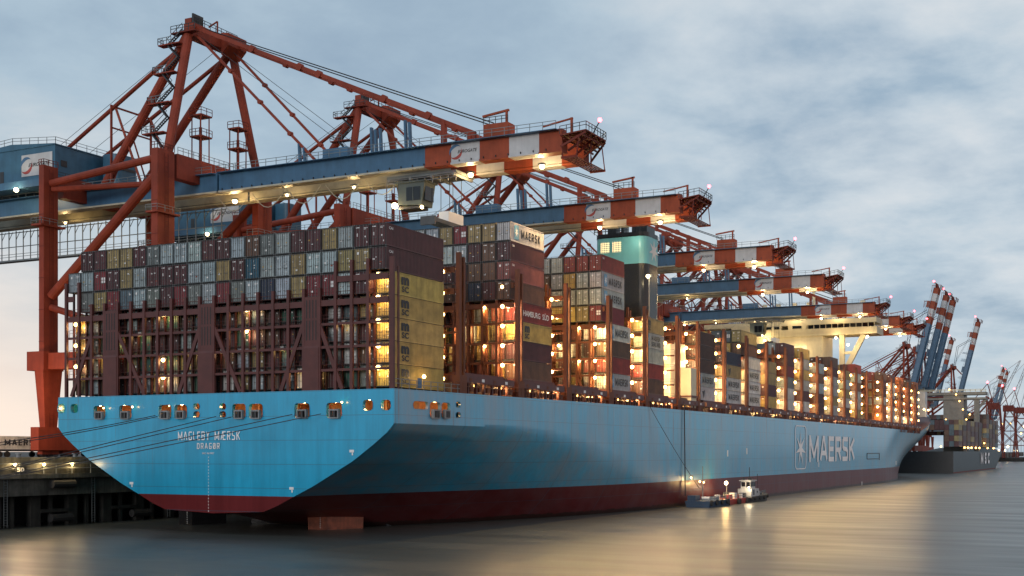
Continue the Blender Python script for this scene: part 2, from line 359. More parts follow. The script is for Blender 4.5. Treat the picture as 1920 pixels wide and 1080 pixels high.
def star_emblem(w, h):
    p = star_pts(1, .36); n = len(p)
    P = [((-w/2, -h/2), (w/2, -h/2), (w/2, h/2), (-w/2, h/2))]
    b = [(list(P[0]), 'blue_emblem')]
    for i in range(n): b.append(([(0, 0), (p[i][0]*w*.42, p[i][1]*h*.42), (p[(i+1) % n][0]*w*.42, p[(i+1) % n][1]*h*.42)], 'label'))
    b = [b[0]]+[(q, m) for q, m in b[1:]]
    B = MB(); B.add([(x, y, 0) for x, y in b[0][0]], [(0, 1, 2, 3)], 'blue_emblem')
    for q, m in b[1:]: B.add([(x, y, .01) for x, y in q], [(0, 1, 2)], 'label')
    me = bpy.data.meshes.new('emblem'); me.from_pydata(B.v, [], B.f)
    for m in B.mats: me.materials.append(m)
    me.polygons.foreach_set('material_index', B.m); return me
EMB = star_emblem(1.5, 2.1)
#@@ENV
# ------------------------------------------------------------ water, ground
def watermat():
    m = bpy.data.materials.new('river_water'); m.use_nodes = True; t = m.node_tree; b = t.nodes['Principled BSDF']
    b.inputs['Base Color'].default_value = (.06, .065, .06, 1); b.inputs['Roughness'].default_value = .3; b.inputs['IOR'].default_value = 1.33
    b.inputs['Specular IOR Level'].default_value = 1.0
    g = N(t, 'ShaderNodeNewGeometry'); mp = N(t, 'ShaderNodeMapping'); mp.inputs['Rotation'].default_value = (0, 0, -YAW); mp.inputs['Scale'].default_value = (.035, .16, 1)
    t.links.new(g.outputs['Position'], mp.inputs[0])
    n1 = N(t, 'ShaderNodeTexNoise', ins={'Scale': 1.0, 'Detail': 3.0, 'Roughness': .5, 'Distortion': .1}); t.links.new(mp.outputs[0], n1.inputs['Vector'])
    mp2 = N(t, 'ShaderNodeMapping'); mp2.inputs['Rotation'].default_value = (0, 0, -YAW); mp2.inputs['Scale'].default_value = (.55, 2.6, 1); t.links.new(g.outputs['Position'], mp2.inputs[0])
    n2 = N(t, 'ShaderNodeTexNoise', ins={'Scale': 1.0, 'Detail': 3.0, 'Roughness': .5}); t.links.new(mp2.outputs[0], n2.inputs['Vector'])
    hgt = math_(t, 'ADD', math_(t, 'MULTIPLY', n1.outputs[0], .9), math_(t, 'MULTIPLY', n2.outputs[0], .03))
    bp = N(t, 'ShaderNodeBump', ins={'Strength': .32, 'Distance': .35}); t.links.new(hgt, bp.inputs['Height']); t.links.new(bp.outputs[0], b.inputs['Normal'])
    rr = N(t, 'ShaderNodeMapRange', ins={'From Min': .3, 'From Max': .7, 'To Min': .28, 'To Max': .42}); t.links.new(n1.outputs[0], rr.inputs['Value']); t.links.new(rr.outputs[0], b.inputs['Roughness'])
    return m
M['water'] = watermat()
w = MB('water'); w.add([(-120, -900, 0), (6000, -900, 0), (6000, 9000, 0), (-120, 9000, 0)], [(0, 1, 2, 3)]); tag(w.build('water'), kind='structure')
g = MB('asph'); g.add([(-3000, -900, 10), (-62.3, -900, 10), (-62.3, 1500, 10), (-3000, 1500, 10)], [(0, 1, 2, 3)]); tag(g.build('terminal_ground'), kind='structure')
# ------------------------------------------------------------ quay wall
q = thing('quay_wall', (-62, 0, 0), 'dark concrete quay wall on piles left of the ship with ledge, cap and fenders', 'quay wall')
b = MB('conc'); b.box((-62.0, -400, 7.75), (-64.5, 1400, 10.15)); b.box((-61.2, -400, 7.1), (-64.4, 1400, 7.74)); b.box((-61.9, -400, 4.6), (-64.2, 1400, 7.08)); b.build('quay_cap', q)
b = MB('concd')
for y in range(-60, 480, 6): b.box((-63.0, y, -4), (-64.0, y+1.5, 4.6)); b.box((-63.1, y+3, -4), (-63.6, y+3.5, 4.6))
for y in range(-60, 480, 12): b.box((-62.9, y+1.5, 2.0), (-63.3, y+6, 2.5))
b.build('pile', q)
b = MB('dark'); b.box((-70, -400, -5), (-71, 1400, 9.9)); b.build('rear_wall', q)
b = MB('tyre')
for y in range(-40, 200, 14):
    b.tube((-61.3, y, 6.2), (-61.3, y+3.6, 6.2), .6, 10); b.tube((-62.0, y+.3, 1.2), (-62.0, y+3.7, 1.2), .6, 10)
    for yy in (y+.2, y+3.4): b.beam((-61.3, yy, 6.3), (-61.9, yy-.6 if yy < y+1 else yy+.6, 7.6), .08)
b.build('fender', q)
b = MB('rail')
for y in range(-33, 60, 14):
    for s_ in (0, .5): b.box((-61.85, y+s_, .2), (-61.78, y+s_+.06, 7.0))
    for k in range(17): b.box((-61.85, y, .5+k*.38), (-61.8, y+.5, .55+k*.38))
b.build('ladder', q)
b = MB('rail'); b.rails((-61.5, -60, 7.75), (-61.5, 60, 7.75), 1.5, 5.5, .06)
b.build('railing', q)
b = MB('grey')
for y in range(-20, 60, 9): b.tube((-62.9, y, 10.15), (-62.9, y, 10.6), .28, 8); b.tube((-62.9, y, 10.6), (-62.9, y, 10.75), .42, 8)
b.build('bollard', q)
for i, (px, py) in enumerate(((28, 871), (82, 871), (135, 870), (-60, 871))):
    x, y = -61.6, onx(px, py, -61.6)[0]
    lp = thing('quay_lamp', (x, y, 7.75), ['short post lamp on the quay ledge beside the number board', 'short post lamp on the quay ledge, middle of the row by the ship', 'short post lamp on the quay ledge, closest to the blue ship', 'short post lamp on the quay ledge beyond the left edge'][i], 'lamp', 'post lamps on the quay ledge')
    b = MB('grey'); b.tube((x, y, 7.75), (x, y, 9.3), .06, 6); b.box((x-.15, y-.2, 9.25), (x+.15, y+.2, 9.33)); b.build('post', lp)
    b = MB('lampw' if i == 0 else 'lamp'); b.ball((x+.05, y, 9.12), .22); b.build('lamp_glass', lp); plight(lp, (x+.5, y-.1, 9.0), 260, (1, .7, .3))
x, y = -61.45, onx(38, 883, -61.45)[0]
b = MB('dark'); b.box((x-.05, y-.9, 7.9), (x+.05, y+.9, 8.9)); sg = tag(b.build('number_sign', origin=(x, y, 7.8)), 'small dark board numbered 50 on the quay ledge', 'sign'); sg['org'] = [x, y, 7.8]
put(text_mesh('50', 1.1, .62, 'label', .03), 'lettering', sg, (x+.08, y, 8.4), (0, 1, 0), (0, 0, 1))
#@@HULL
# ------------------------------------------------------------ the big ship
XC = -27.75
ship = thing('container_ship', (XC, 0, 0), 'huge light blue container ship moored stern towards the viewer, with red boot top', 'container ship')
TR = [(0, 2.8), (8, 2.95), (11, 4.0), (13.6, 5.2), (16.8, 6.6), (19.7, 8.1), (23, 9.8), (26.2, 11.9), (28.2, 13.35), (29.25, 14.42), (29.25, 18.75)]
def deck_z(y):
    z = 18.72+.5*min(1, max(0, y)/70)
    if y > 345: z += 8.5*min(1, (y-345)/42)**1.15
    return z
DL, WL = 424., 398.
def smooth(t): t = max(0., min(1., t)); return t*t*(3-2*t)
def halfb(y, z):
    B = 29.25
    # forebody limits, deck and waterline
    d = 1. if y < 352 else max(0, 1-((y-352)/(DL-352))**2.3)
    wl = 1. if y < 268 else max(0, 1-((y-268)/(WL-268))**1.9)
    k = smooth(z/24.) if z > 0 else 0
    lim = B*(wl*(1-k)+d*k)
    if y < 140:      # run aft
        t = max(0, y)/140.
        zb = 2.8-19*smooth(t*1.9)
        zk = 14.4-13.4*smooth((y-18)/95.)
        if z >= zk: b = 29.25
        else:
            u = (z-zb)/(zk-zb)
            if u <= 0: return 0.
            zz_ = 2.8+u*11.62; b = 0
            for (b0, z0), (b1, z1) in zip(TR, TR[1:]):
                if z0 <= zz_ <= z1 and z1 > z0: b = b0+(b1-b0)*(zz_-z0)/(z1-z0); break
            b = min(b, 29.25); full = 29.25*(1-(1-u)**2.6)
            b = b*(1-smooth(t))+full*smooth(t)
        return min(b, lim)
    return lim
PK_ = 32
def hull():
    ys = [-.3+k*1.25 for k in range(17)]+[20+k*5 for k in range(1, 49)]+[260+k*3 for k in range(1, int((DL-260)/3))]+[DL]
    b = MB('hull'); cols = []
    NZ = 44
    for y in ys:
        top = deck_z(y); zb = 2.8-19*smooth(max(0, y)/140.*1.9) if y < 140 else -14
        zb = max(zb, -6); c = []
        for k in range(NZ+1):
            z = zb+(14.45-zb)*k/PK_ if k <= PK_ else 14.45+(top-14.45)*(k-PK_)/(NZ-PK_); c.append((halfb(y, z+1e-4), z))
        cols.append((y, c))
    idx = []
    for sgn in (1, -1):
        grid = []
        for y, c in cols:
            row = []
            for bb, z in c: row.append(len(b.v)); b.v.append((XC+sgn*bb, y, z))
            grid.append(row)
        for i in range(len(grid)-1):
            for k in range(NZ):
                y0 = cols[i][0]; zc = (cols[i][1][k][1]+cols[i][1][k+1][1])/2
                if sgn == 1 and y0 < 19 and k >= PK: continue
                fa = (grid[i][k], grid[i+1][k], grid[i+1][k+1], grid[i][k+1])
                b.f.append(fa if sgn == 1 else fa[::-1]); b.m.append(0)
        idx.append(grid)
    return b, cols, idx
# side plate with ports replaces the grid above row PK for y<19
PK = 32
hb, hcols, hidx = hull()
def rrect(x0, x1, z0, z1, r=.35, n=4):
    o = []
    for cx, cz, a0 in ((x1-r, z1-r, 0), (x0+r, z1-r, 90), (x0+r, z0+r, 180), (x1-r, z0+r, 270)):
        o += [(cx+r*math.cos(R(a0+90*k/n)), cz+r*math.sin(R(a0+90*k/n))) for k in range(n+1)]
    return o
def plate_with_holes(outer, holes):
    cu = bpy.data.curves.new('plate', 'CURVE'); cu.dimensions = '2D'; cu.fill_mode = 'BOTH'
    for pts in [outer]+holes:
        sp = cu.splines.new('POLY'); sp.points.add(len(pts)-1)
        for i, (x, y) in enumerate(pts): sp.points[i].co = (x, y, 0, 1)
        sp.use_cyclic_u = True
    return curve_mesh(cu, 'plate')
PT = [(108, 122, 757.5, 774, 0), (133, 146, 757.5, 774, 0), (176, 198, 761, 786, 1), (224, 247, 760, 786, 1), (298, 321.5, 759, 785.5, 1), (327.5, 351, 759, 785, 1),
      (363, 375, 756, 768, 0), (363, 375, 771, 783, 0), (412, 424, 756, 768, 0), (412, 424, 771, 783, 0), (436, 461, 757, 785, 1), (467, 493, 757, 785, 1),
      (552.5, 581, 756, 784, 1), (612.5, 641.5, 755, 784, 1), (681, 699.5, 749.5, 769.5, 0), (715, 733, 749.5, 769, 0)]
PS = [(774, 803, 752.5, 767, 0), (805.5, 826, 754, 784.5, 1), (827.5, 844, 755, 784.5, 1), (854.5, 863.5, 753, 764, 0), (854.5, 863.5, 772.5, 783.5, 0)]
def port_rect(P, f, pl):
    x0, x1, y0, y1, F = P; a, zt = f((x0+x1)/2, y0, pl); _, zb = f((x0+x1)/2, y1, pl); a0 = f(x0, y0, pl)[0]; a1 = f(x1, y0, pl)[0]
    return a0, a1, zb, zt, F
tports = [port_rect(P, ony, -.3) for P in PT]; sports = [port_rect(P, onx, 1.5) for P in PS]
TRo = [(XC+bb, z) for bb, z in [(halfb(-.3, cz+1e-4), cz) for _, cz in hcols[0][1]]]
outer = TRo+[(2*XC-x, z) for x, z in TRo[::-1]]
outer = [p for i, p in enumerate(outer) if i == 0 or (Vector(p)-Vector(outer[i-1])).length > 1e-3]
me = plate_with_holes(outer, [rrect(a, b_, c, d, min(.45, (b_-a)*.45, (d-c)*.45)) for a, b_, c, d, F in tports])
o0 = len(hb.v); hb.v += [(v.co.x, -.3, v.co.y) for v in me.vertices]
for p in me.polygons:
    f = tuple(o0+i for i in p.vertices); hb.f.append(f); hb.m.append(0)
# side plate
y19 = [c for c in hcols if c[0] < 19.0]; yend = hcols[len(y19)][0]
zlo = [c[1][PK][1] for c in hcols[:len(y19)+1]]
low_ = [(c[0], c[1][PK][1]) for c in hcols[:len(y19)+1]]; hi_ = [(c[0], c[1][-1][1]) for c in hcols[:len(y19)+1]]
me = plate_with_holes(low_+hi_[::-1], [rrect(a, b_, c, d, min(.45, (b_-a)*.45, (d-c)*.45)) for a, b_, c, d, F in sports])
o0 = len(hb.v); hb.v += [(1.5, v.co.x, v.co.y) for v in me.vertices]
for p in me.polygons: hb.f.append(tuple(o0+i for i in p.vertices)); hb.m.append(0)
# port rims (thickness)
for a, b_, c, d, F in tports:
    pts = rrect(a, b_, c, d, min(.45, (b_-a)*.45, (d-c)*.45)); n = len(pts)
    hb.add([(x, -.36, z) for x, z in pts]+[(x, .15, z) for x, z in pts], [(k, (k+1) % n, n+(k+1) % n, n+k) for k in range(n)], 'hull')
for a, b_, c, d, F in sports:
    pts = rrect(a, b_, c, d, min(.45, (b_-a)*.45, (d-c)*.45)); n = len(pts)
    hb.add([(1.56, x, z) for x, z in pts]+[(1.1, x, z) for x, z in pts], [(k, (k+1) % n, n+(k+1) % n, n+k) for k in range(n)], 'hull')
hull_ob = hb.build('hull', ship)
tag(hull_ob, 'light blue steel hull with dark red bottom paint and flat transom')
for p in hull_ob.data.polygons: p.use_smooth = False
gr = [i for i, p in enumerate(hull_ob.data.polygons) if len(p.vertices) == 4]
for i in gr: hull_ob.data.polygons[i].use_smooth = True
es = bpy.data.meshes  # sharp edges by angle
hull_ob.data.set_sharp_from_angle(angle=R(28)) if hasattr(hull_ob.data, 'set_sharp_from_angle') else None
# deck plate
b = MB('bridge')
vs = []; dys = [c[0] for c in hcols]
for y in dys: hb_ = halfb(y, deck_z(y)-.9); vs += [(XC-hb_+.05, y, deck_z(y)-.9), (XC+hb_-.05, y, deck_z(y)-.9)]
b.add(vs, [(2*i, 2*i+1, 2*i+3, 2*i+2) for i in range(len(dys)-1)]); b.build('deck', ship)
# mooring deck seen through the ports
b = MB('inner')
b.box((XC-28.6, 5.5, 14.15), (.85, 5.7, 17.74)); b.box((XC-28.6, .0, 13.95), (.85, 19, 14.1)); b.box((XC-29, 0, 17.75), (1.1, 19, 17.8)); b.box((-3.6, 5.7, 14.15), (-3.4, 19, 17.74))
for x in range(-55, 0, 7): b.box((x, 1.6, 14.15), (x+.4, 2.0, 17.7)); b.box((x+3, 3.8, 14.15), (x+3.25, 5.4, 17.7))
md = b.build('mooring_deck', ship)
b = MB('dark')
for x in range(-53, -2, 6): b.tube((x, 2.6, 14.9), (x+2.4, 2.6, 14.9), .7, 12)
b.build('winch', ship)
for x in (-56.3, -50.9, -46.3, -40, -35.4, -31.5, -26, -21, -14.2, -9.2, -3.8, .2): plight(md, (x+.6, 1.1, 17.2), 150, (1, .55, .2), .15)
for y in (6, 11, 16.5): plight(md, (-.6, y, 17.2), 130, (1, .55, .2), .15)
for a, b_, c, d, F in tports:
    if not F: continue
    w_ = b_-a; b = MB('grey')
    x0, x1, zt = a+w_*.28, b_-w_*.1, c+(d-c)*.58
    b.box((x0, -.75, zt-.2), (x1, -.35, zt)); b.box((x0, -.75, c+.1), (x0+.18, -.3, zt-.2)); b.box((x1-.18, -.75, c+.1), (x1, -.3, zt-.2)); b.box((x0, -.75, c-.05), (x1, -.3, c+.1))
    b.tube(((x0+x1)/2, -.6, c+.1), ((x0+x1)/2, -.6, zt-.2), .22, 10, 'dark'); b.box((x0+.2, -.2, c+.1), (x1-.2, -.1, zt-.2), 'gap')
    b.build('roller_fairlead', ship)
for a, b_, c, d, F in sports:
    if not F: continue
    w_ = b_-a; b = MB('grey'); x0, x1, zt = a+w_*.15, b_-w_*.25, c+(d-c)*.55
    b.box((1.5, x0, zt-.2), (1.95, x1, zt)); b.box((1.5, x0, c+.1), (1.95, x0+.18, zt-.2)); b.box((1.5, x1-.18, c+.1), (1.95, x1, zt-.2)); b.box((1.5, x0, c-.05), (1.95, x1, c+.1))
    b.tube((1.8, (x0+x1)/2, c+.1), (1.8, (x0+x1)/2, zt-.2), .22, 10, 'dark'); b.box((1.3, x0+.2, c+.1), (1.4, x1-.2, zt-.2), 'gap')
    b.build('roller_fairlead', ship)
b = MB('lamp')
for px, py in ((193, 765), (247, 763), (640, 754), (316, 761)):
    x, z = ony(px, py, -.9); b.ball((x, -.8, z), .12 if px != 316 else .08)
b.build('transom_lamp', ship)
# lettering
put(block_mesh('MAGLEBY MÆRSK', 10.9, 1.15, 'hulltxt', .135), 'lettering', ship, (-28.45, -.38, 13.08), (1, 0, 0), (0, 0, 1))
put(block_mesh('DRAGØR', 4.0, .80, 'label', .13), 'lettering', ship, (-28.5, -.38, 11.72), (1, 0, 0), (0, 0, 1))
put(text_mesh('IMO 9619957', 2.1, .24, 'label', .01), 'lettering', ship, (-28.5, -.38, 10.75), (1, 0, 0), (0, 0, 1))
put(block_mesh('MAERSK', 50.5, 7.35, 'hulltxt', 1.35, .22), 'lettering', ship, (204.5, 0, 0), (0, 1, 0), (0, 0, 1)).location = Vector((1.62, 204.4, 11.75))-Vector((XC, 0, 0))
def side_logo():
    b = MB('hulltxt'); y0, y1, z0, z1 = 166., 176.4, 6.25, 17.9
    outp = rrect(y0, y1, z0, z1, 1.6, 5); inn = rrect(y0+.5, y1-.5, z0+.25, z1-.25, 1.3, 5); n = len(outp)
    b.add([(1.6, p[0], p[1]) for p in outp]+[(1.6, p[0], p[1]) for p in inn], [(k, (k+1) % n, n+(k+1) % n, n+k) for k in range(n)])
    p = star_pts(1, .27); cy, cz = (y0+y1)/2, 11.7
    for i in range(14):
        a, c = p[i], p[(i+1) % 14]
        b.add([(1.6, cy, cz), (1.6, cy+a[0]*4.6, cz+a[1]*4.9), (1.6, cy+c[0]*4.6, cz+c[1]*4.9)], [(0, 1, 2)])
    b.build('star_emblem', ship)
side_logo()
b = MB('label')      # draught marks and small signs
for k in range(18): b.box((XC-.8, -.35, 3.0+k*.42), (XC-.7, -.33, 3.16+k*.42))
for y, z in ((258, 8.9),): pass
for px, py in ((1364, 850), (1680, 868), (1616, 907), (1535, 871), (1400, 846)):
    y, z = onx(px, py, 1.6); b.box((1.52, y, z-.7), (1.6, y+.5, z+.7))
for px, py in ((660, 847), (547, 917), (247, 907)):
    x, z = ony(px, py, -.3); b.box((x-.35, -.36, z-.08), (x+.35, -.33, z+.25)); b.box((x, -.36, z-.45), (x+.2, -.33, z-.1))
b.build('draught_mark', ship)
b = MB('blacktxt')
ya, za = onx(1626, 850, 1.6); yb, zb_ = onx(1649, 860, 1.6)
for p, q_ in (((ya, za), (yb, za)), ((yb, za), (yb, zb_-.4)), ((yb, zb_), (ya, zb_)), ((ya, zb_), (ya, za))): b.beam((1.58, *p), (1.58, *q_), .12, .22)
b.build('pilot_door_outline', ship)
# rudders and skegs
def rudder(px0, px1, m, nm):
    b = MB(m); y0, y1 = 12., 17.; a0 = ony(px0, 960, y0)[0]; a1 = ony(px1, 960, y1)[0]; xm = a0+(a1-a0)*.62
    top = [(a0-.1, y0, 2.8), (xm, y0, 2.8), (a1, y1, 2.8), (a0+1.6, y1, 2.8)]
    b.add(top+[(x+(.5 if i in (0, 3) else -.25), y, -4) for i, (x, y, z) in enumerate(top)], [(0, 1, 5, 4), (1, 2, 6, 5), (2, 3, 7, 6), (3, 0, 4, 7), (0, 3, 2, 1)])
    for k in range(9): b.box((a0+(xm-a0)*.62, y0-.03, .25+k*.27), (a0+(xm-a0)*.62+.08, y0-.01, .37+k*.27), 'label')
    return b.build(nm, ship)
rudder(577, 682, 'rudder', 'rudder'); rudder(335, 425, 'black', 'rudder')  # one rudder coloured as lit, the other black as in shade
b = MB('black'); b.box((-40, 19, -6), (-33, 60, 3)); b.box((-24, 22, -6), (-17, 60, 3)); b.build('skeg', ship)
#@@BRIDGES
# ------------------------------------------------------------ lashing bridges
TH, CW = 2.896, 2.527
BR = [.5, 14.7, 29.7, 44.3, 59.3, 74.2, 89.4, 100.1, 115.4, 130.1, 144.6, 160.2, 174.5, 189.6, 205.1, 220., 235., 249.5, 273., 288., 303., 318., 333., 348.]
lamp_n = 0
def lamp_at(par, x, y, z, r=.33, e=420, m='lamp', light=True, dxl=0):
    b = MB('grey'); b.box((x-.3, y-.05, z+.18), (x+.3, y+.35, z+.42)); b.ball((x, y-.12, z), r, m)
    f = b.build('floodlight', par)
    if light: plight(f, (x+dxl, y+.1, z-.35), e*random.uniform(.55, 1.25), (1, random.uniform(.60, .72), random.uniform(.22, .34)))
    return f
def lashing_bridge(k, yb):
    global lamp_n
    first = k == 0
    y0, y1 = (-.22, .12) if first else (yb-.7, yb+.8)
    zb = 18.3; ztop = 33.5 if first else 36.4
    zin = 30.4 if first else 33.4
    ncols = 22
    x_out = 1.25 if not first else 1.35
    if yb > 340: x_out = -1.2
    b = MB('bridge' if first else 'bridge_lit'); levels = [zb+3.1+TH*j for j in range(int((ztop-zb-2)/TH)+1)]
    # posts
    for i in range(0, ncols+1):
        x = -CW*i-.02 if i else x_out-.30
        if i > 8 and not first and i % 2: continue
        zt = ztop+1.4 if i <= 3 or i >= ncols-1 else zin+1.3
        w_ = .42 if i else .6
        if first:
            b.box((x-w_/2, -.22, zb), (x+w_/2, .1, zt))
            b.box((x-.1, 1.0, zb), (x+.1, 1.25, zt-1), 'bridge')
        else:
            b.box((x-w_/2, y0, zb), (x+w_/2, y0+.5, zt)); b.box((x-w_/2*.7, y1-.4, zb), (x+w_/2*.7, y1, zt-.5))
    # horizontal beams, floors and rails
    for j, z in enumerate(levels):
        thick = .75 if j in (len(levels)-1, len(levels)-2) else .32
        xa, xb = x_out-.9, -CW*ncols+.3
        if z > zin+.8: xb = -CW*3
        ya = -.12 if first else y0+.05
        b.box((xa, ya, z-thick), (xb, ya+.22, z)); b.box((xa, ya+.23, z-.12), (xb, (1.2 if first else y1), z-.06))
        if z <= zin+.8:
            b.rails((xa, ya+.3, z), (xb, ya+.3, z), 1.05, 2.527, .022, 'bridge')
        if z > zin+.8 and yb < 250: b.box((-CW*(ncols-1)-1, ya, z-thick), (-CW*ncols, ya+.22, z))
    if first:
        for i in (5, 12, 19):     # broad boxed pillars with slots
            xa, xb = -CW*i+.15, -CW*(i-1)-.15
            b.box((xa-.1, -.27, zb), (xb+.1, .3, zb+5.8)); b.poly([(xa-.1, -.27, zb+5.8), (xb+.1, -.27, zb+5.8), (xb+.1, -.1, zb+6.5), (xa-.1, -.1, zb+6.5)], (0, .3, 0), 0)
            b.box((xa, -.2, zb+5.8), (xb, .3, zin+.2))
            for s_ in (.3, .8, 1.3, 1.8):
                for za, zc in ((zb+6.8, zb+9.3), (zb+9.6, zb+11.9)): b.box((xa+s_, -.215, za), (xa+s_+.14, -.19, zc), 'gap')
        for x0_, x1_ in ((-CW*6.5, -CW*5), (-CW*2.6, -CW*4.1), (-CW*13.5, -CW*12), (-CW*9.2, -CW*11), (-CW*16, -CW*18), (-CW*21.6, -CW*20)):
            xm = (x0_+x1_)/2
            b.beam((x0_, -.05, zb+.5), (x1_, -.05, zb+9.2), .22, .55)
    else:
        if yb < 130:
            for i in (1, 4):
                b.beam((-CW*i, y0+.1, zb+.5), (-CW*(i+1), y0+.1, zb+6), .2, .4)
        # arched foot brackets outboard
        b.box((x_out-1.1, y0-.1, zb), (x_out+.1, y1+.1, zb+3.0))
    lb = b.build('lashing_bridge', ship)
    # lamps
    if first:
        for x, zs in ((-1.35, (33.0, 30.2, 27.3, 24.2, 21.5)), (-22.6, (29.7, 26.9)), (-37.4, (29.8, 23.6, 21.2)), (-54.2, (29.2, 26.2, 23.2)), (-47.0, (26.6,)), (-12.8, (21.5,))):
            for z in zs: lamp_at(lb, x, .42, z-.15, .30 if x > -2 else .26, 320 if x > -2 else 200)
        for x in (-6.9, -16.8, -27, -33, -42, -50): lamp_at(lb, x, .55, 21.3+random.choice((0, 2.9, 5.8)), .1, 45, 'lamps')
    else:
        zs = [levels[j]-.55 for j in range(len(levels))]
        far = yb > 150
        for j, z in enumerate(zs):
            lamp_at(lb, -1.5 if yb < 110 else -.6, y0+.15 if yb < 110 else y0-.5, z, .30 if yb < 65 else .35 if yb < 120 else .40, 1350 if yb < 110 else random.choice((500, 900, 1500)), dxl=2.4 if k == 1 else .8 if yb < 110 else 0)
        if not (86 < yb < 92):
            for j, z in enumerate(zs[:-1]):
                if (k*3+j*2) % 3 == 0 or far: lamp_at(lb, -8.6, y0+.15, z, .30, 900 if yb < 110 else 350)
        if yb < 90:
            for j, z in enumerate(zs[:-1]):
                if (k+j) % 2 == 0: lamp_at(lb, -4.6, y0+.15, z, .24, 450)
                if (k+j) % 3 == 1: lamp_at(lb, -12.3, y0+.15, z, .26, 600)
    return lb
for k, yb in enumerate(BR): lashing_bridge(k, yb)
# side passage: coamings, stanchions, lamps
for i, y in enumerate(range(16, 345, 15)):
    b = MB('bridge'); x = .9
    b.box((-1.0, y-2, 20.4), (1.3, y+11.8, 21.3)); b.box((-1.9, y-2, 18.2), (-1.5, y+11.8, 21.4))
    for yy in range(0, 12, 2): b.box((.9, y+yy, 18.3), (1.25, y+yy+.3, 20.4)); b.box((.5, y+yy+.7, 19.2), (1.3, y+yy+1.3, 19.9), 'bridge_lit')
    for yy in range(0, 12, 3): b.box((1.31, y+yy+.3, 20.6), (1.36, y+yy+.9, 21.0), 'label' if yy % 2 else 'bridge_lit')
    b.box((-1.3, y-1, 21.3), (.2, y+10.6, 21.8)); b.rails((1.35, y-3, 19.2), (1.35, y+12, 19.2), 1.1, 1.6, .035, 'bridge_lit')
    pr = b.build('side_passage', ship)
    for yy in ((3., 9.5) if y < 200 else (6.,)):
        bb = MB('lamps'); bb.ball((.35, y+yy, 20.1), .22); fl = bb.build('deck_lamp', pr); plight(fl, (.7, y+yy, 19.9), 200, (1, .5, .18))
b = MB('bridge'); b.rails((1.3, 0, 18.75), (1.3, 15, 18.75), 1.2, 1.4, .04); b.box((1.2, 4.8, 19.0), (1.3, 5.6, 20.3), 'eg_blue'); b.build('bulwark_rail', ship)
bb = MB('lamp'); bb.ball((.9, 6.6, 20.6), .25); fl = bb.build('deck_lamp', ship); plight(fl, (1.2, 6.6, 20.5), 120)
# hatch covers in the empty bays
b = MB('dred')
for y in (16.2, 45.9): 
    for i in range(3): b.box((-19*i-.6, y, 20.6), (-19*(i+1)+.2, y+12, 21.7))
b.build('hatch_cover', ship)

# ------------------------------------------------------------ funnel and casing
fx0, fx1, fy0, fy1 = -19.8, -7.9, 93.6, 100.6
def rbox(b, x0, x1, y0, y1, z0, z1, r, m, n=5, cap=True):
    pts = []
    for cx, cy, a0 in ((x1-r, y1-r, 0), (x0+r, y1-r, 90), (x0+r, y0+r, 180), (x1-r, y0+r, 270)):
        pts += [(cx+r*math.cos(R(a0+90*k/n)), cy+r*math.sin(R(a0+90*k/n)), z0) for k in range(n+1)]
    b.poly(pts, (0, 0, z1-z0), 0, m)
b = MB('funnel'); rbox(b, fx0, fx1, fy0, fy1, 49.6, 55.2, 1.6, 'funnel'); rbox(b, fx0+.02, fx1-.02, fy0+.02, fy1-.02, 30, 49.6, 1.6, 'black'); rbox(b, fx0-.05, fx1+.05, fy0-.05, fy1+.05, 55.2, 56.1, 1.6, 'black')
b.rails((fx0, fy0, 56.1), (fx1-4, fy0, 56.1), 1.0, 1.2, .06, 'black')
for x, w_, h_ in ((-16.3, 1.5, 61.), (-14.2, .5, 61.), (-11.6, .6, 60.5)): b.box((x-w_, fy0+2.2, 56.), (x+w_*.3, fy0+4.2, h_), 'black')
b.tube((-10.4, fy0+2.5, 56), (-10.4, fy0+2.5, 58), 1.05, 14, 'black'); b.box((-9.5, fy0+1, 56), (-8.2, fy0+5, 57.4), 'black')
fn = b.build('funnel', ship)
for x in (-18.3, -15.6):
    b = MB('black')
    b.box((x, fy0-.04, 52.2), (x+2.0, fy0+.02, 54.4), 'window')
    for i in range(6): b.box((x-.05, fy0-.1, 52.25+i*.4), (x+2.05, fy0-.03, 52.36+i*.4), 'funnel')
    for i in range(3): b.box((x+.55*i+.3, fy0-.09, 52.2), (x+.55*i+.36, fy0-.035, 54.4), 'dark')
    b.build('louvre_window', fn)
b = MB('label'); p = star_pts(1, .36); cy, cz = (fy0+fy1)/2+.3, 52.5
for i in range(14): a, c = p[i], p[(i+1) % 14]; b.add([(fx1+.05, cy, cz), (fx1+.05, cy+a[0]*2.4, cz+a[1]*2.4), (fx1+.05, cy+c[0]*2.4, cz+c[1]*2.4)], [(0, 1, 2)])
b.build('star_emblem', fn)
plight(fn, (-10, 91.0, 54), 260, (1, .85, .6))
b = MB('cream'); b.box((-7.5, 91.2, 19), (-1.5, 99, 33)); b.box((-1.4, 96, 19), (1.0, 99, 28)); b.box((-1.5, 95.9, 22), (1.2, 99.1, 22.4), 'bridge'); b.box((-20, 91.5, 19), (-7.6, 101, 30.0))
ec = b.build('engine_casing', ship)
for z in (21.5, 25.5, 29.5, 32): plight(ec, (-3.5, 90.6, z), 200)
b = MB('grey'); y, z = onx(1263, 550, -6); 
b.tube((-6.5, 92, 33), (-6.5, 92, 46.5), .12, 6); b.box((-7.2, 91.7, 46.3), (-5.9, 92.3, 46.8)); b.ball((-6.5, 91.5, 46.4), .4, 'lampw'); b.build('mast_lamp', ship)
plight(ship, (-6.5, 90.9, 46), 300, (1, .8, .45))

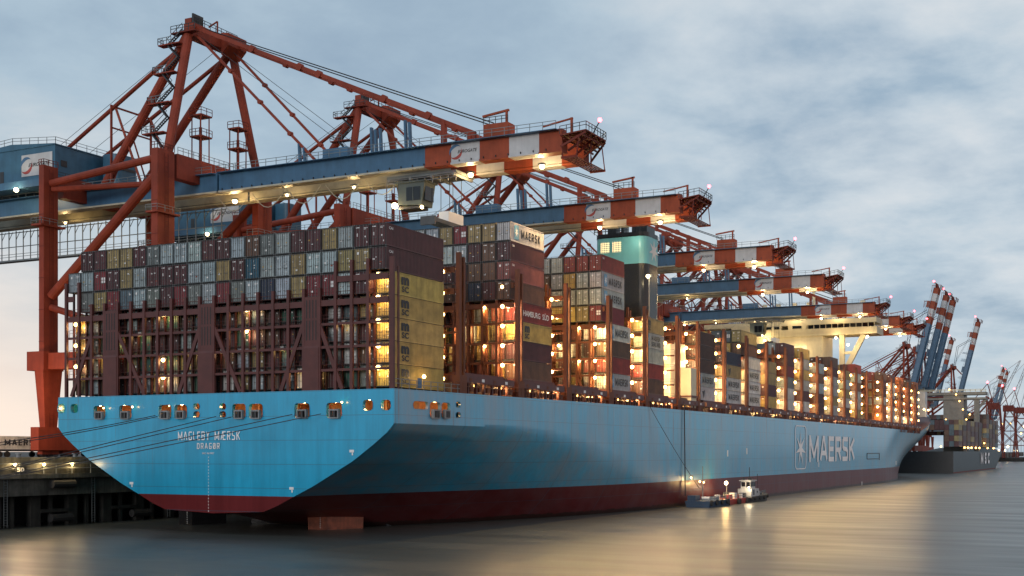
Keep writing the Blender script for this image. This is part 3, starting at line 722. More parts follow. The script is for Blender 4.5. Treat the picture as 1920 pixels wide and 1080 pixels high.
# ------------------------------------------------------------ deckhouse and bridge wing
hy0, hy1 = 254., 268.
xl, _ = ony(1404, 640, hy0); xr, _ = ony(1541, 640, hy0); xw, _ = ony(1644, 600, hy0-1)
b = MB('cream')
b.box((xr-30, hy0, 19), (xr, hy1, 51.4)); 
b.box((2*XC-xw, hy0-.6, 50.6), (xw, hy0+9, 51.6)); b.box((2*XC-xw, hy0-.7, 51.6), (xw, hy0+8.9, 53.0)); b.box((2*XC-xw, hy0-.6, 54.4), (xw-.3, hy0+8.8, 56.0))
for x in [xw-1-i*2.1 for i in range(12)]: b.box((x, hy0-.55, 53.0), (x+.18, hy0-.4, 54.4))
b.box((xw-31, hy0-.7, 53.0), (xw-24.5, hy0+8.9, 54.4)); b.box((xw-52, hy0-.7, 53), (xw-33.5, hy0+8.9, 54.4))
b.box((xr-26, hy0+1, 56), (xr-2, hy0+8, 58.4)); 
for x in (xr-22, xr-17, xr-11, xr-6): b.box((x, hy0+2, 58.4), (x+1.3, hy0+3.3, 62.5))
b.tube((xr-4, hy0+4, 58), (xr-4, hy0+4, 68), .5, 8); b.tube((xw-6, hy0+4, 56), (xw-6, hy0+4, 61), .25, 8); b.ball((xw-6, hy0+4, 61.6), 1.1)
b.rails((xr-26, hy0-.4, 56.0), (xw-.5, hy0-.4, 56.0), 1.2, 2.4, .07, 'cream')
dh = b.build('deckhouse', ship)
b = MB('glass'); b.box((xw-24.4, hy0+.1, 53), (xw-1, hy0+.3, 54.4)); b.box((xw-29.5, hy0-.8, 53.3), (xw-26.2, hy0-.72, 54.2)); b.box((xw-41, hy0-.8, 53.3), (xw-37, hy0-.72, 54.2)); b.box((xw-36, hy0-.8, 53.3), (xw-34.2, hy0-.72, 54.2)); b.build('wheelhouse_window', dh)
b = MB('window')
for z in (46.4, 41.8, 38.0):
    for i in range(3): b.box((xr-12.5+i*2.6, hy0-.08, z-1), (xr-10.6+i*2.6, hy0-.02, z+.9))
b.build('lit_window', dh)
b = MB('cream'); xs = ony(1576, 640, hy0)[0]; xs2 = ony(1592, 640, hy0)[0]; xe = ony(1614, 640, hy0)[0]
b.box((xs-.6, hy0+.5, 20), (xs+1.1, hy0+2, 50.6)); b.beam((xe+.8, hy0+1.2, 50.6), (xs+1.4, hy0+1.2, 38.5), 1.2, 1.7); b.beam((xs, hy0+1.3, 44.5), (xs+4, hy0+1.3, 44.5), .9)
b.build('wing_support', dh)
for (x, y, z, e) in ((xr-20, hy0-3, 49.5, 1500), (xr-8, hy0-3, 45, 1500), (xr-9, hy0-3, 57.5, 1200), (xr+6, hy0-2.5, 57.5, 1200), (xs+3, hy0-3, 47, 900), (xr-14, hy0-3, 40, 900), (xw-3, hy0-3, 49.5, 600), (xw-14, hy0-2.5, 49.6, 600)):
    b = MB('lampw'); b.ball((x, y+1.5, z), .42); f = b.build('floodlight', dh); plight(f, (x, y, z), e, (1, .72, .34))
# foremast and breakwater, bow bulwark
b = MB('bridge'); b.box((-50, 366, 19), (-6, 367.5, 36.3)); b.box((-50, 367.5, 33), (-6, 374, 34)); b.build('breakwater', ship)
b = MB('white'); b.box((-12, 371, 26), (-2.2, 376, 37)); b.build('bow_housing', ship); b = MB('white'); b.tube((XC, 395, 26), (XC, 395, 42), .5, 8); b.build('foremast', ship)
for y in (362, 372): fl = lamp_at(ship, -1, y, 29, .4, 300)
#@@CONTAINERS
# ------------------------------------------------------------ containers
COLS = {'maroon': (.095, .026, .03), 'tan': (.36, .28, .12), 'pale grey': (.40, .48, .52), 'grey': (.21, .235, .235), 'slate': (.10, .15, .18), 'brown': (.15, .075, .045), 'navy blue': (.02, .035, .075), 'blue': (.02, .10, .17),
        'red': (.22, .026, .034), 'yellow': (.60, .42, .12), 'white': (.66, .66, .64), 'bright red': (.28, .038, .028), 'pink maroon': (.24, .075, .07), 'green': (.03, .12, .085), 'orange': (.5, .14, .03), 'dark brown': (.07, .035, .025), 'black': (.02, .018, .016), 'light grey': (.44, .45, .44)}
CL, CWd, CH = 12.0, 2.41, 2.82
COLS = {k: tuple(v*.85 for v in c) for k, c in COLS.items()}
def container_meshes(L):
    b = MB('cont'); w_ = CWd/2; h = CH; fr = .13
    # corner posts, rails
    for sx in (-1, 1):
        for y in (0, L-.16): b.box((sx*w_, y, 0), (sx*(w_-.16), y+.16, h))
        b.box((sx*w_, .16, 0), (sx*(w_-.08), L-.16, .16)); b.box((sx*w_, .16, h-.1), (sx*(w_-.06), L-.16, h))
        n = int(L/.29); ys = []; pr = []
        for i in range(n):
            y = .16+(L-.32)*i/n; d = (L-.32)/n
            ys += [y, y+d*.28, y+d*.5, y+d*.78]; pr += [.0, .0, .055, .055]
        ys.append(L-.16); pr.append(0)
        vs = []
        for y, p in zip(ys, pr): x = sx*(w_-.015-p); vs += [(x, y, .16), (x, y, h-.1)]
        b.add(vs, [((2*i, 2*i+2, 2*i+3, 2*i+1) if sx > 0 else (2*i+1, 2*i+3, 2*i+2, 2*i)) for i in range(len(ys)-1)])
        for y in (0, L-.17):
            for z in (0, h-.12): b.box((sx*(w_+.008), y-.008, z-.004), (sx*(w_-.17), y+.17, z+.12), 'bar')
    b.box((-w_+.1, .1, h-.07), (w_-.1, L-.05, h-.035)); b.box((-w_+.1, L-.1, .1), (w_-.1, L-.04, h-.1)); b.box((-w_+.1, .1, .05), (w_-.1, L-.1, .12), 'gap')
    b.box((-w_+.16, 0.0, h-.15), (w_-.16, .12, h)); b.box((-w_+.16, 0.0, 0), (w_-.16, .12, .14))
    body = b
    d = MB('cont')
    d.box((-w_+.14, .09, .12), (w_-.14, .13, h-.13), 'gap'); d.box((-.035, .02, .15), (.035, .05, h-.15), 'gap')
    for x_ in (-w_+.0, w_-.11): d.box((x_, -.012, .15), (x_+.11, -.004, h-.15), 'gap')  # dark strips over the frame paint in the shade between containers
    for z_ in (0.0, h-.11): d.box((-w_+.17, -.012, z_), (w_-.17, -.004, z_+.11), 'gap')
    for sx in (-1, 1):
        a, c = (.05, w_-.22) if sx > 0 else (-w_+.22, -.05)
        d.box((a, .045, .17), (c, .09, h-.18))
        for z in (.55, 1.15, 1.75, 2.3): d.box((a+.05, .025, z), (c-.05, .045, z+.16))
        for fx in (.26, .72):
            x = a+(c-a)*fx; d.tube((x, .0, .1), (x, .0, h-.1), .032, 5, 'bar'); d.box((x-.06, -.03, .05), (x+.06, .03, .17), 'bar'); d.box((x-.06, -.03, h-.2), (x+.06, .03, h-.08), 'bar')
            for z in (1.05, 1.9): d.box((x-.07, -.03, z), (x+.07, .02, z+.06), 'bar')
        x = a+(c-a)*.5; d.box((x-.28, -.03, 1.0), (x+.2, .0, 1.04), 'bar')
    return body, d
def sub_markings(kind):
    b = MB('label')
    if kind >= 4:
        rr = random.Random(kind)
        for i in range(rr.choice((3, 4, 5, 6))):
            x, z, w2, h2 = rr.choice((-.85, -.4, .2, .55)), rr.uniform(.4, 2.4), rr.uniform(.06, .3), rr.uniform(.05, .22)
            b.box((x, .01, z), (x+w2, .03, z+h2), rr.choice(('label', 'label', 'orange', 'yel')))
        return b
    if kind == 0:
        b.box((.35, .015, 2.25), (.95, .03, 2.33)); b.box((.35, .015, 2.1), (.8, .03, 2.16)); b.box((-.75, .01, 2.0), (-.45, .03, 2.3)); b.box((.4, .01, .75), (.6, .03, 1.0)); b.box((.5, .015, 1.5), (.85, .03, 1.55))
    elif kind == 1:
        b.box((-.9, .015, 2.4), (-.35, .03, 2.5)); b.box((-.8, .01, 1.35), (-.62, .03, 1.75)); b.box((.45, .01, 1.2), (.62, .03, 1.38)); b.box((.3, .015, 2.35), (.9, .03, 2.41)); b.box((.3, .015, 2.2), (.7, .03, 2.26)); b.box((.7, .01, .5), (.85, .03, .7))
    elif kind == 2:
        for i in (0, 1):
            for j in (0, 1): b.box((.2+i*.42, .01, 1.1+j*.42), (.55+i*.42, .03, 1.44+j*.42))
        b.box((-.8, .015, 2.2), (-.3, .03, 2.28)); b.box((-.85, .01, 1.9), (-.6, .03, 2.1))
    else:
        b.box((-.5, .01, 1.45), (-.2, .03, 1.95)); b.box((.25, .01, 1.45), (.55, .03, 1.95)); b.box((.4, .015, 2.35), (.95, .03, 2.42))
    return b
bm_, dm_ = container_meshes(CL)
proto = thing('shipping_container', (0, 0, 0), 'x', 'container', 'x')
pb = bm_.build('body', proto); pd = dm_.build('door', proto)
MK = [sub_markings(i) for i in range(14)]
mk_me = []
for i in range(14):
    o = MK[i].build('marking', proto); mk_me.append(o.data); bpy.data.objects.remove(o)
body_me, door_me = pb.data, pd.data
for o in (pb, pd, proto): bpy.data.objects.remove(o)
ORD = ['first', 'second', 'third', 'fourth', 'fifth', 'sixth', 'seventh', 'eighth', 'ninth', 'tenth', 'eleventh', 'twelfth', 'thirteenth', 'fourteenth', 'fifteenth', 'sixteenth', 'seventeenth', 'eighteenth', 'nineteenth', 'twentieth', 'twenty-first', 'twenty-second', 'twenty-third']
ncont = 0
TXT = {'MAERSK': ('MAERSK', 6.8, 1.3, 'blacktxt'), 'HAMBURG SÜD': ('HAMBURG  SÜD', 9.4, 1.05, 'label'), 'MAERSK SEALAND': ('MAERSK\nSEALAND', 5.2, 1.9, 'blacktxt')}
def jit(c, s=.12): k = 1+random.uniform(-s, s); return tuple(min(1, v*k*(1+random.uniform(-.05, .05))) for v in c)
def container(x, y, z, col, label, group, L=CL, mark=None, ncol=None):
    global ncont
    ncont += 1
    t = bpy.data.objects.new('shipping_container', None); COL.objects.link(t); t.location = (x, y, z); t['org'] = [0, 0, 0]
    tag(t, label, 'container', group); c = (*jit(COLS[col]), 1)
    t.scale = (1, L/CL, 1)
    for nm, me in (('body', body_me), ('door', door_me)):
        o = bpy.data.objects.new(nm, me); COL.objects.link(o); o.parent = t; o.color = c
    kk = random.randrange(4, 14) if random.random() < .6 else {'red': 2, 'slate': 2, 'tan': 0, 'maroon': 1, 'pale grey': 3 if random.random() < .3 else 0}.get(col, random.choice((0, 1)))
    o = bpy.data.objects.new('marking', mk_me[kk]); COL.objects.link(o); o.parent = t
    X = CWd/2+.02
    if mark == 'MSC':
        put(text_mesh('m', 1.75, 1.0, 'blacktxt', .06), 'lettering', t, (X, 2.9, 1.85), (0, 1, 0), (0, 0, 1)); put(text_mesh('SC', 1.6, .75, 'blacktxt', .03), 'lettering', t, (X, 2.9, .8), (0, 1, 0), (0, 0, 1))
    elif mark == 'squiggle': put(flat('m', [([(math.cos(i*.9)*(1.2 if i % 2 else .5), math.sin(i*.9)*(1.1 if i % 2 else .5)) for i in range(7)], 'blacktxt')], None), 'lettering', t, (X, 4.5, 1.4), (0, 1, 0), (0, 0, 1))
    elif mark:
        a = TXT[mark]; tt = a[0]
        if mark == 'MAERSK': put(block_mesh(tt, a[1], a[2], a[3], .25), 'lettering', t, (X, 7.1, 1.42), (0, 1, 0), (0, 0, 1))
        elif mark == 'MAERSK SEALAND': put(block_mesh('MAERSK', 5.4, .85, a[3], .19), 'lettering', t, (X, 6.9, 1.95), (0, 1, 0), (0, 0, 1)); put(block_mesh('SEALAND', 5.4, .85, a[3], .17), 'lettering', t, (X, 6.9, .85), (0, 1, 0), (0, 0, 1))
        else: put(text_mesh(tt, a[1], a[2], a[3], .015), 'lettering', t, (X, 6.2, 1.4), (0, 1, 0), (0, 0, 1))
        if 'MAERSK' in mark: put(EMB, 'star_emblem', t, (X, 2.1, 1.45), (0, 1, 0), (0, 0, 1))
    elif col in ('maroon', 'pink maroon', 'bright red', 'brown'): put(text_mesh('CAI', .8, .34, 'label', .02), 'lettering', t, (X, .95, 2.25), (0, 1, 0), (0, 0, 1))
    return t
P_, G_, T_, Mn, B_, Rd, S_, Bl, Nv = 'pale grey', 'grey', 'tan', 'maroon', 'brown', 'red', 'slate', 'blue', 'navy blue'
row7 = [None, Mn, Mn, T_, T_, Mn, G_, P_, P_, P_, Mn, Mn, P_, B_, G_, P_, Mn, Mn, T_, P_, Mn, Mn]
row6 = [P_, P_, Rd, Mn, T_, P_, Mn, Mn, Mn, P_, P_, T_, Mn, Bl, P_, P_, T_, P_, P_, T_, T_, Mn]
row5 = [None, G_, T_, Rd, S_, P_, G_, Mn, Rd, G_, P_, Rd, G_, P_, Nv, P_, T_, Rd, Rd, P_, Mn, T_]
pal = [P_, Mn, Mn, T_, G_, B_, S_, Rd, 'yellow', 'green', 'white', 'dark brown']
rows = {7: row7, 6: row6, 5: row5}
for tier in range(1, 8):
    row = rows.get(tier) or [random.choice(pal) for _ in range(22)]
    for j, c in enumerate(row):           # j=0 is the port-most (22nd from starboard)
        if c is None: continue
        i = 21-j; x = -CW*(i+.5); y = .2 if tier > 5 or (tier == 5) else 1.35
        L = CL if tier >= 5 else 10.9; mark = None
        if i == 0:
            if tier <= 5: c = 'yellow'; mark = 'MSC'
            if tier == 5: y = 1.35; L = 10.9
        lab = f"{c} container, {ORD[i]} from the right, {ORD[7-tier]} from the top of the stern stack"
        container(x, y, 19.06+TH*(tier-1), c, lab, 'containers stacked across the stern', L, mark)
Z1 = 21.85
stuffspec = []
def bay(y, tiers, ncol_ind, name, side, aft=None, L=11.9, up=None):
    """side: colours (and marks) of the starboard column bottom to top; aft[i]: colours of inner columns"""
    up = up or (99, 0)
    for i in range(22):
        for t in range(tiers):
            z = Z1+TH*t; yy = y+(up[1] if t >= up[0] else 0)
            if i == 0: c, mk = side[t] if isinstance(side[t], tuple) else (side[t], None)
            else: c = aft[i-1][t] if aft and i-1 < len(aft) else random.choice(pal[:9]); mk = None
            if i < ncol_ind:
                container(-CW*(i+.5), yy, z, c, f"{c} container, {ORD[i]} from the right, {ORD[tiers-1-t]} from top, {name}", 'containers in the '+name, L, mk)
            elif i < 4 or t >= tiers-2: stuffspec.append((-CW*(i+.5), yy, z, c, L))
Y_ = 'yellow'
bay(31.3, 8, 7, 'white-topped stack', [B_, Mn, (Y_, 'MSC'), ('bright red', 'HAMBURG SÜD'), B_, 'pink maroon', 'maroon', ('white', 'MAERSK')],
    [[Y_, 'pink maroon', T_, 'bright red', Mn, B_, B_, T_][:8], ['pink maroon', Y_, Y_, P_, Nv, B_, Mn, T_], [Mn, B_, G_, 'white', B_, Mn, P_, 'red'], [G_, T_, 'green', Mn, B_, Mn, P_, 'tan'], [B_, Mn, Y_, G_, T_, Mn, P_, P_], [B_, Mn, Y_, G_, T_, Mn, P_, P_]], L=9.8, up=(4, -2.4))
bay(60.9, 8, 5, 'red-topped stack', [('light grey', 'MAERSK'), 'bright red', B_, ('white', 'MAERSK'), 'red', ('light grey', 'MAERSK'), ('light grey', 'MAERSK'), 'bright red'],
    [['white', 'red', Mn, 'white', T_, 'light grey', 'light grey', 'bright red'], [T_, B_, 'white', 'pink maroon', Y_, 'light grey', Y_, 'bright red'], ['light grey', Mn, 'light grey', Mn, Y_, 'light grey', 'light grey', 'light grey'], [Mn, T_, B_, G_, Y_, 'light grey', B_, 'light grey']], L=8.9, up=(4, -2.6))
bay(75.9, 5, 2, 'short tan-topped stack', [B_, 'bright red', 'light grey', ('light grey', 'MAERSK SEALAND'), (T_, 'MSC')], [[B_, 'red', 'white', Y_, Y_]], L=9.0)
bay(101.7, 5, 3, 'stack beyond the funnel', [('white', 'squiggle'), ('light grey', 'MAERSK'), 'dark brown', 'dark brown', 'dark brown'], L=10.6)
bay(117.0, 4, 3, 'navy-topped stack', [('white', 'MAERSK'), ('white', 'MAERSK'), (T_, 'squiggle'), (Nv, None)], L=12)
bay(131.7, 6, 2, 'olive-topped stack', [('white', 'MAERSK'), ('white', 'MAERSK'), ('white', 'MAERSK'), 'white', B_, T_], L=11.2, up=(4, -2.8))
for y, n in ((146.2, 4), (161.6, 6), (176.1, 6), (191.2, 5), (206.7, 6), (221.6, 5), (236.6, 6), (274.8, 6), (289.6, 6), (304.6, 6), (319.6, 6), (334.6, 6)):
    fr = y > 270
    bay(y+.3, n, 0, '', [random.choice([Mn, B_, 'light grey', 'white', Y_, 'bright red', T_, P_] if not fr else ['orange', 'white', B_, Mn, 'bright red', 'light grey']) for _ in range(n)] if y != 161.6 else ['white', 'white', G_, 'red', Mn, Mn], L=8.8)
#@@MSC
# ------------------------------------------------------------ second ship, far behind
XM = -31.
s2 = thing('container_ship', (XM, 450, 0), 'black-hulled container ship with white M S C lettering, moored beyond the blue ship', 'container ship')
b = MB('shipblack'); ys = list(range(446, 600, 14))+list(range(600, 708, 6)); NZ = 10; g_ = []
for sg_ in (1, -1):
    g_ = []
    for y in ys:
        top = 11+(2.6 if y > 665 else 0)*min(1, (y-665)/20 if y > 665 else 0); row = []
        for k in range(NZ+1):
            z = -2+(top+2)*k/NZ
            end = 672+28*(z+2)/14; st = 600+50*(z+2)/14
            hb2 = 29*(1 if y < st else max(0, 1-((y-st)/(end-st))**2.0))
            row.append(len(b.v)); b.v.append((XM+sg_*hb2, min(y, end), z))
        g_.append(row)
    for i in range(len(ys)-1):
        for k in range(NZ):
            f = (g_[i][k], g_[i+1][k], g_[i+1][k+1], g_[i][k+1]); b.f.append(f if sg_ == 1 else f[::-1]); b.m.append(0 if k > 1 else b.mi('dred'))
b.add([(XM-29, 446, -2), (XM+29, 446, -2), (XM+29, 446, 11), (XM-29, 446, 11)], [(0, 1, 2, 3)]); b.add([(XM-29, 446, 10.5), (XM+29, 446, 10.5), (XM+29, 640, 10.5), (XM-29, 640, 10.5)], [(0, 1, 2, 3)])
b.build('hull', s2)
put(block_mesh('M S C', 38, 6.4, 'hulltxt', 1.8, .15), 'lettering', s2, (XM+29.35, (onx(1837, 858, -1.7)[0]+onx(1857, 858, -1.7)[0])/2, 7.0), (0, 1, 0), (0, 0, 1))
b = MB('dimcream'); y2 = 560; b.box((-26, y2, 11), (-14, y2+14, 46)); b.box((-60, y2-1, 42), (-1, y2+8, 43.2)); b.box((-60, y2-1, 44.8), (-1, y2+8, 46.5)); b.box((-8, y2, 11), (-5, y2+3, 42)); b.beam((-1, y2+1, 42), (-6, y2+1, 36), 1.2); b.rails((-40, y2-1, 46.5), (-1, y2-1, 46.5), 1.5, 3, .15, 'cream')
d2 = b.build('deckhouse', s2)
for x, z in ((-22, 48), (-18, 45), (-16, 41), (-14, 36), (-10, 33), (-12, 30), (-4, 16), (-6, 19), (-9, 15), (-2, 13), (-30, 14), (-24, 30)):
    b = MB('lamps'); b.ball((x, y2-3 if z > 20 else 575, z), .5); b.build('floodlight', d2)
for x, y, z in ((-6, 555, 44), (-20, 552, 44), (-4, 572, 18)): plight(d2, (x, y-3, z), 500, (1, .75, .45))
b = MB('lamps')
for y in (480, 492, 505, 522, 536, 600): b.ball((-1.6, y, 13), .55)
b.build('deck_lamp', s2)
for a, n, c0 in ((470, 5, 0), (485, 6, 0), (500, 6, 0), (515, 6, 0), (530, 6, 0), (545, 6, 0), (578, 7, 0), (593, 6, 0), (608, 6, 0), (623, 6, 0), (638, 5, 1), (653, 4, 3)):
    n -= 1 if a < 570 else 0
    for i in range(c0, 22):
        for t in range(n):
            if i < c0+3 or t >= n-1: stuffspec.append((-3-CW*(i+.5), a, 13.5+TH*t, random.choice([Mn, T_, B_, 'dark brown', 'dark brown', S_, Mn, B_, Mn]), 12))
# all the far containers, one object
b = MB()
for nme, c in COLS.items():
    M['c_'+nme] = mat('paint_'+nme.replace(' ', '_'), c, .5, dirt=.25, scale=.5, streak=.2)
for x, y, z, c, L in stuffspec:
    m = 'c_'+c; w_ = CWd/2
    b.box((x-w_, y+.08, z), (x+w_, y+L, z+CH), m)
    if y < 440:
        for sx in (-.6, .6):
            b.box((x+sx-.5, y, z+.16), (x+sx+.5, y+.1, z+CH-.16), m)
            for q_ in (-.25, .25): b.box((x+sx+q_-.03, y-.05, z+.1), (x+sx+q_+.03, y, z+CH-.1), 'bar')
        if random.random() < .6: b.box((x+.3, y-.02, z+2.0), (x+.8, y-.01, z+2.3), 'label')
        if x > -3:
            for k in range(int(L/.6)): b.box((x+w_, y+.2+k*.6, z+.15), (x+w_+.04, y+.5+k*.6, z+CH-.12), m)
tag(b.build('stacked_containers'), 'stacked containers of many colours farther along the decks', 'containers', kind='stuff')
#@@CRANES
# ------------------------------------------------------------ ship-to-shore cranes
def swoosh(w_, h_):
    B = MB(); cx, r = -w_*.34, h_*.40
    B.add([(-w_/2, -h_/2, 0), (w_/2, -h_/2, 0), (w_/2, h_/2, 0), (-w_/2, h_/2, 0)], [(0, 1, 2, 3)], 'white')
    for a0, a1, mm in ((40, 205, 'eg_blue'), (215, 385, 'eg_red')):
        n = 14
        for i in range(n):
            t0, t1 = a0+(a1-a0)*i/n, a0+(a1-a0)*(i+1)/n; k0 = math.sin(math.pi*i/n); k1 = math.sin(math.pi*(i+1)/n)
            pts = [(cx+math.cos(R(t))*rr, math.sin(R(t))*rr, .012) for t, rr in ((t0, r), (t1, r), (t1, r*(1-.42*k1)), (t0, r*(1-.42*k0)))]
            B.add(pts, [(0, 1, 2, 3)], mm)
    tm = text_mesh('EUROGATE', w_*.70, h_*.17, 'blacktxt', .02, .35)
    o = len(B.v); B.v += [(v.co.x+w_*.08, v.co.y, .025) for v in tm.vertices]; k = B.mi('blacktxt')
    for p in tm.polygons: B.f.append(tuple(o+i for i in p.vertices)); B.m.append(k)
    me = bpy.data.meshes.new('sign_panel'); me.from_pydata(B.v, [], B.f)
    for m in B.mats: me.materials.append(m)
    me.polygons.foreach_set('material_index', B.m); return me
SW1 = swoosh(8.0, 3.9); SW2 = swoosh(5.0, 2.9)
XS, XL = -63., -90.
def make_crane(raised, label, lights=True, group='ship-to-shore cranes along the quay'):
    yc = 0.; org = (-76, 0, 10)
    c = thing('quay_crane', org, label, 'crane', group)
    hinge = Vector((-58, 0, 56)); ang = R(-76)
    def TB(v):
        if not raised: return v
        d = v-hinge; return hinge+Vector((d.x*math.cos(-ang)-d.z*math.sin(-ang), d.y, d.x*math.sin(-ang)+d.z*math.cos(-ang)))
    for x in (XS, XL):
        for s_ in (-1, 1):
            y = 11*s_; b = MB('red')
            LW, LD = (.7, 1.7) if x == XS else (.6, 1.35)
            b.box((x-LW, y-LD, 27), (x+LW, y+LD, 60.6))
            b.add([(x+sx*(LW+.5), y+sy*(LD+.5), 25.5) for sx, sy in ((-1, -1), (1, -1), (1, 1), (-1, 1))]+[(x+sx*.6, y+sy*LD*.8, 14) for sx, sy in ((-1, -1), (1, -1), (1, 1), (-1, 1))], [(0, 1, 5, 4), (1, 2, 6, 5), (2, 3, 7, 6), (3, 0, 4, 7)])
            for kk in range(5): b.box((x-LW-.02, y-LD-.03, 30+kk*5.5), (x+LW+.02, y-LD, 30.12+kk*5.5), 'dred')
            for kk in range(60): b.box((x+LW+.1, y-.35, 15+kk*.75), (x+LW+.16, y+.35, 15.05+kk*.75), 'dred')
            for sy in (-.35, .35): b.box((x+LW+.1, y+sy-.03, 15), (x+LW+.16, y+sy+.03, 60), 'dred')
            b.box((x-1.3, y-2.3, 50.0), (x+1.3, y+2.3, 50.3)); b.rails((x-1.3, y-2.3, 50.3), (x+1.3, y-2.3, 50.3), 1, 1.2); b.rails((x+1.3, y-2.3, 50.3), (x+1.3, y+2.3, 50.3), 1, 1.2)
            b.rails((x-LW, y-LD, 60.6), (x+LW, y-LD, 60.6), 1., .5, .04, 'dred'); b.rails((x+LW, y-LD, 60.6), (x+LW, y+LD, 60.6), 1., .9, .04, 'dred')
            if x == XL: b.box((x-2.9, y-1.9, 25), (x+1.3, y+1.9, 28.3))
            b.build('leg', c)
        b = MB('red'); b.box((x-1.0, -13.6, 11.2), (x+1.0, 13.6, 15.2)); b.build('sill_beam', c); b = MB('red'); b.box((x-.9, -8.8, 56.4 if x == XS else 55.5), (x+.9, 8.8, 60.5 if x == XS else 59.3))
        if x == XS: b.rails((x+.9, -8.8, 60.5), (x+.9, 8.8, 60.5), 1.1, 1.1)
        b.build('portal_beam', c)
        b = MB('red')
        for yy in (-11, -7, 7, 11):
            b.box((x-.6, yy-1.6, 10.5), (x+.6, yy+1.6, 11.2)); 
            for w_ in (-1, 0, 1): b.tube((x-.35, yy+w_*1.05, 10.48), (x+.35, yy+w_*1.05, 10.48), .45, 10, 'dark')
        b.build('bogie', c)
    for s_ in (-1, 1):
        y = 11*s_; b = MB('red')
        b.tube((XL+.8, y, 57.6), (XS-.7, y, 59.6), .62, 12); b.tube((XL+.8, y, 38), (XS-.7, y, 57.3), .80, 12); b.tube((XL+.8, y, 36), (XS-.7, y, 29), .6, 10); b.box((XL+1.4, y-1.1, 25.2), (XS-.75, y+1.1, 28.0))
        b.tube((XL+.8, y+.2, 56.6), (-68, y*.42, 57.2), .5, 8)
        b.build('brace', c, smooth=False)
    # A-frame
    for s_ in (-1, 1):
        b = MB('red'); b.tube((XS, 10*s_, 60.5), (-64, 4.6*s_, 83), .74, 12); b.tube((-64, 4.6*s_, 82.5), (-85.5, 3.6*s_, 58.3), .74, 12); b.build('pylon_leg', c)
        b = MB('red'); b.tube((-65, 4.2*s_, 81), (-97, 3.6*s_, 65), .34, 8)
        b.tube((-76, 4*s_, 58), (-82.5, 3.7*s_, 72), .22, 6); b.build('back_stay', c)
    b = MB('red'); b.box((-65.0, -4.9, 81.6), (-62.9, 5.1, 83.9)); b.box((-65.1, -4.6, 83.9), (-63.6, -2.4, 84.9)); b.poly([(-62.85, 1.2, 80.4), (-61.2, 1.2, 81.9), (-61.2, 1.2, 84.0), (-62.85, 1.2, 84.2)], (0, 4.2, 0), 0)
    b.box((-66.8, -6.0, 82.0), (-61.4, -4.95, 82.2), 'dred'); b.rails((-66.8, -6.0, 82.2), (-61.4, -6.0, 82.2), 1.1, 1.2, .04, 'dark'); b.rails((-62.95, -4.8, 83.9), (-62.95, 5, 83.9), 1.1, 1.2, .04, 'dark')
    b.box((-63.5, -4.6, 83.95), (-63.2, -2.4, 85.6), 'dark'); b.beam((-63.5, 1, 83.9), (-63.5, 1, 86.2), .2); b.beam((-63.5, 1, 86.2), (-65.5, 1, 85.5), .2)
    b.build('apex_beam', c)
    # zigzag stair beside the near pylon leg
    b = MB('dark'); pz = [61.2, 66.5, 72, 77.5, 82.6]
    for i in range(4):
        f0, f1 = (pz[i]-60.5)/22.5, (pz[i+1]-60.5)/22.5
        def pp(f, dx): return Vector((XS-1*f+dx, -10+5.4*f-1.2, 60.5+22.5*f))
        a, m1, e = pp(f0, -.3), pp((f0+f1)/2, -3.2), pp(f1, -.3)
        for s_ in (0, .5):
            o = Vector((0, s_, 0)); b.beam(a+o, m1+o, .1, .22); b.beam(m1+o, e+o, .1, .22)
        for p, q_ in ((a, m1), (m1, e)):
            for k in range(9): t = p.lerp(q_, k/9); b.box(t-Vector((.15, 0, .03)), t+Vector((.15, .5, .03)))
            b.beam(p+Vector((0, 0, 1)), q_+Vector((0, 0, 1)), .07)
        b.box(m1-Vector((1.8, .3, .1)), m1+Vector((3., .9, .1)), 'red'); b.rails(m1+Vector((-1.8, -.3, .1)), m1+Vector((1.2, -.3, .1)), 1.1, .9, .04); b.rails(m1+Vector((-1.8, -.3, .1)), m1+Vector((-1.8, .9, .1)), 1.1, .6, .04)
    b.build('stair', c)
    for yy in (-3.2, 5.2):       # small maintenance towers on the portal beam
        b = MB('red')
        for dx_ in (-1, 1):
            for dy_ in (-.9, .9): b.beam((XS+dx_, yy+dy_, 60.5), (XS+dx_, yy+dy_, 68.2), .14)
        for z in (64.6, 68.2): b.box((XS-1.2, yy-1.2, z), (XS+1.4, yy+1.2, z+.25)); b.rails((XS-1.2, yy-1.2, z+.25), (XS+1.4, yy-1.2, z+.25), 1.1, .9, .04, 'dred'); b.rails((XS+1.4, yy-1.2, z+.25), (XS+1.4, yy+1.2, z+.25), 1.1, .9, .04, 'dred')
        b.box((XS-.2, yy-.15, 60.5), (XS+.2, yy+.15, 66.5), 'dred'); b.build('maintenance_tower', c)
    b = MB('red'); 
    for y in (-4.2, 4.2): b.beam((-83, y, 58), (-83, y, 72.5), .3)
    b.beam((-83, -4.2, 72.3), (-83, 4.2, 72.3), .28); b.beam((-83, -4.2, 68.5), (-83, 4.2, 68.5), .24); b.beam((-83, 0, 68.5), (-83, -4, 58.5), .2); b.beam((-83, 0, 68.5), (-83, 4, 58.5), .2); b.build('stay_frame', c)
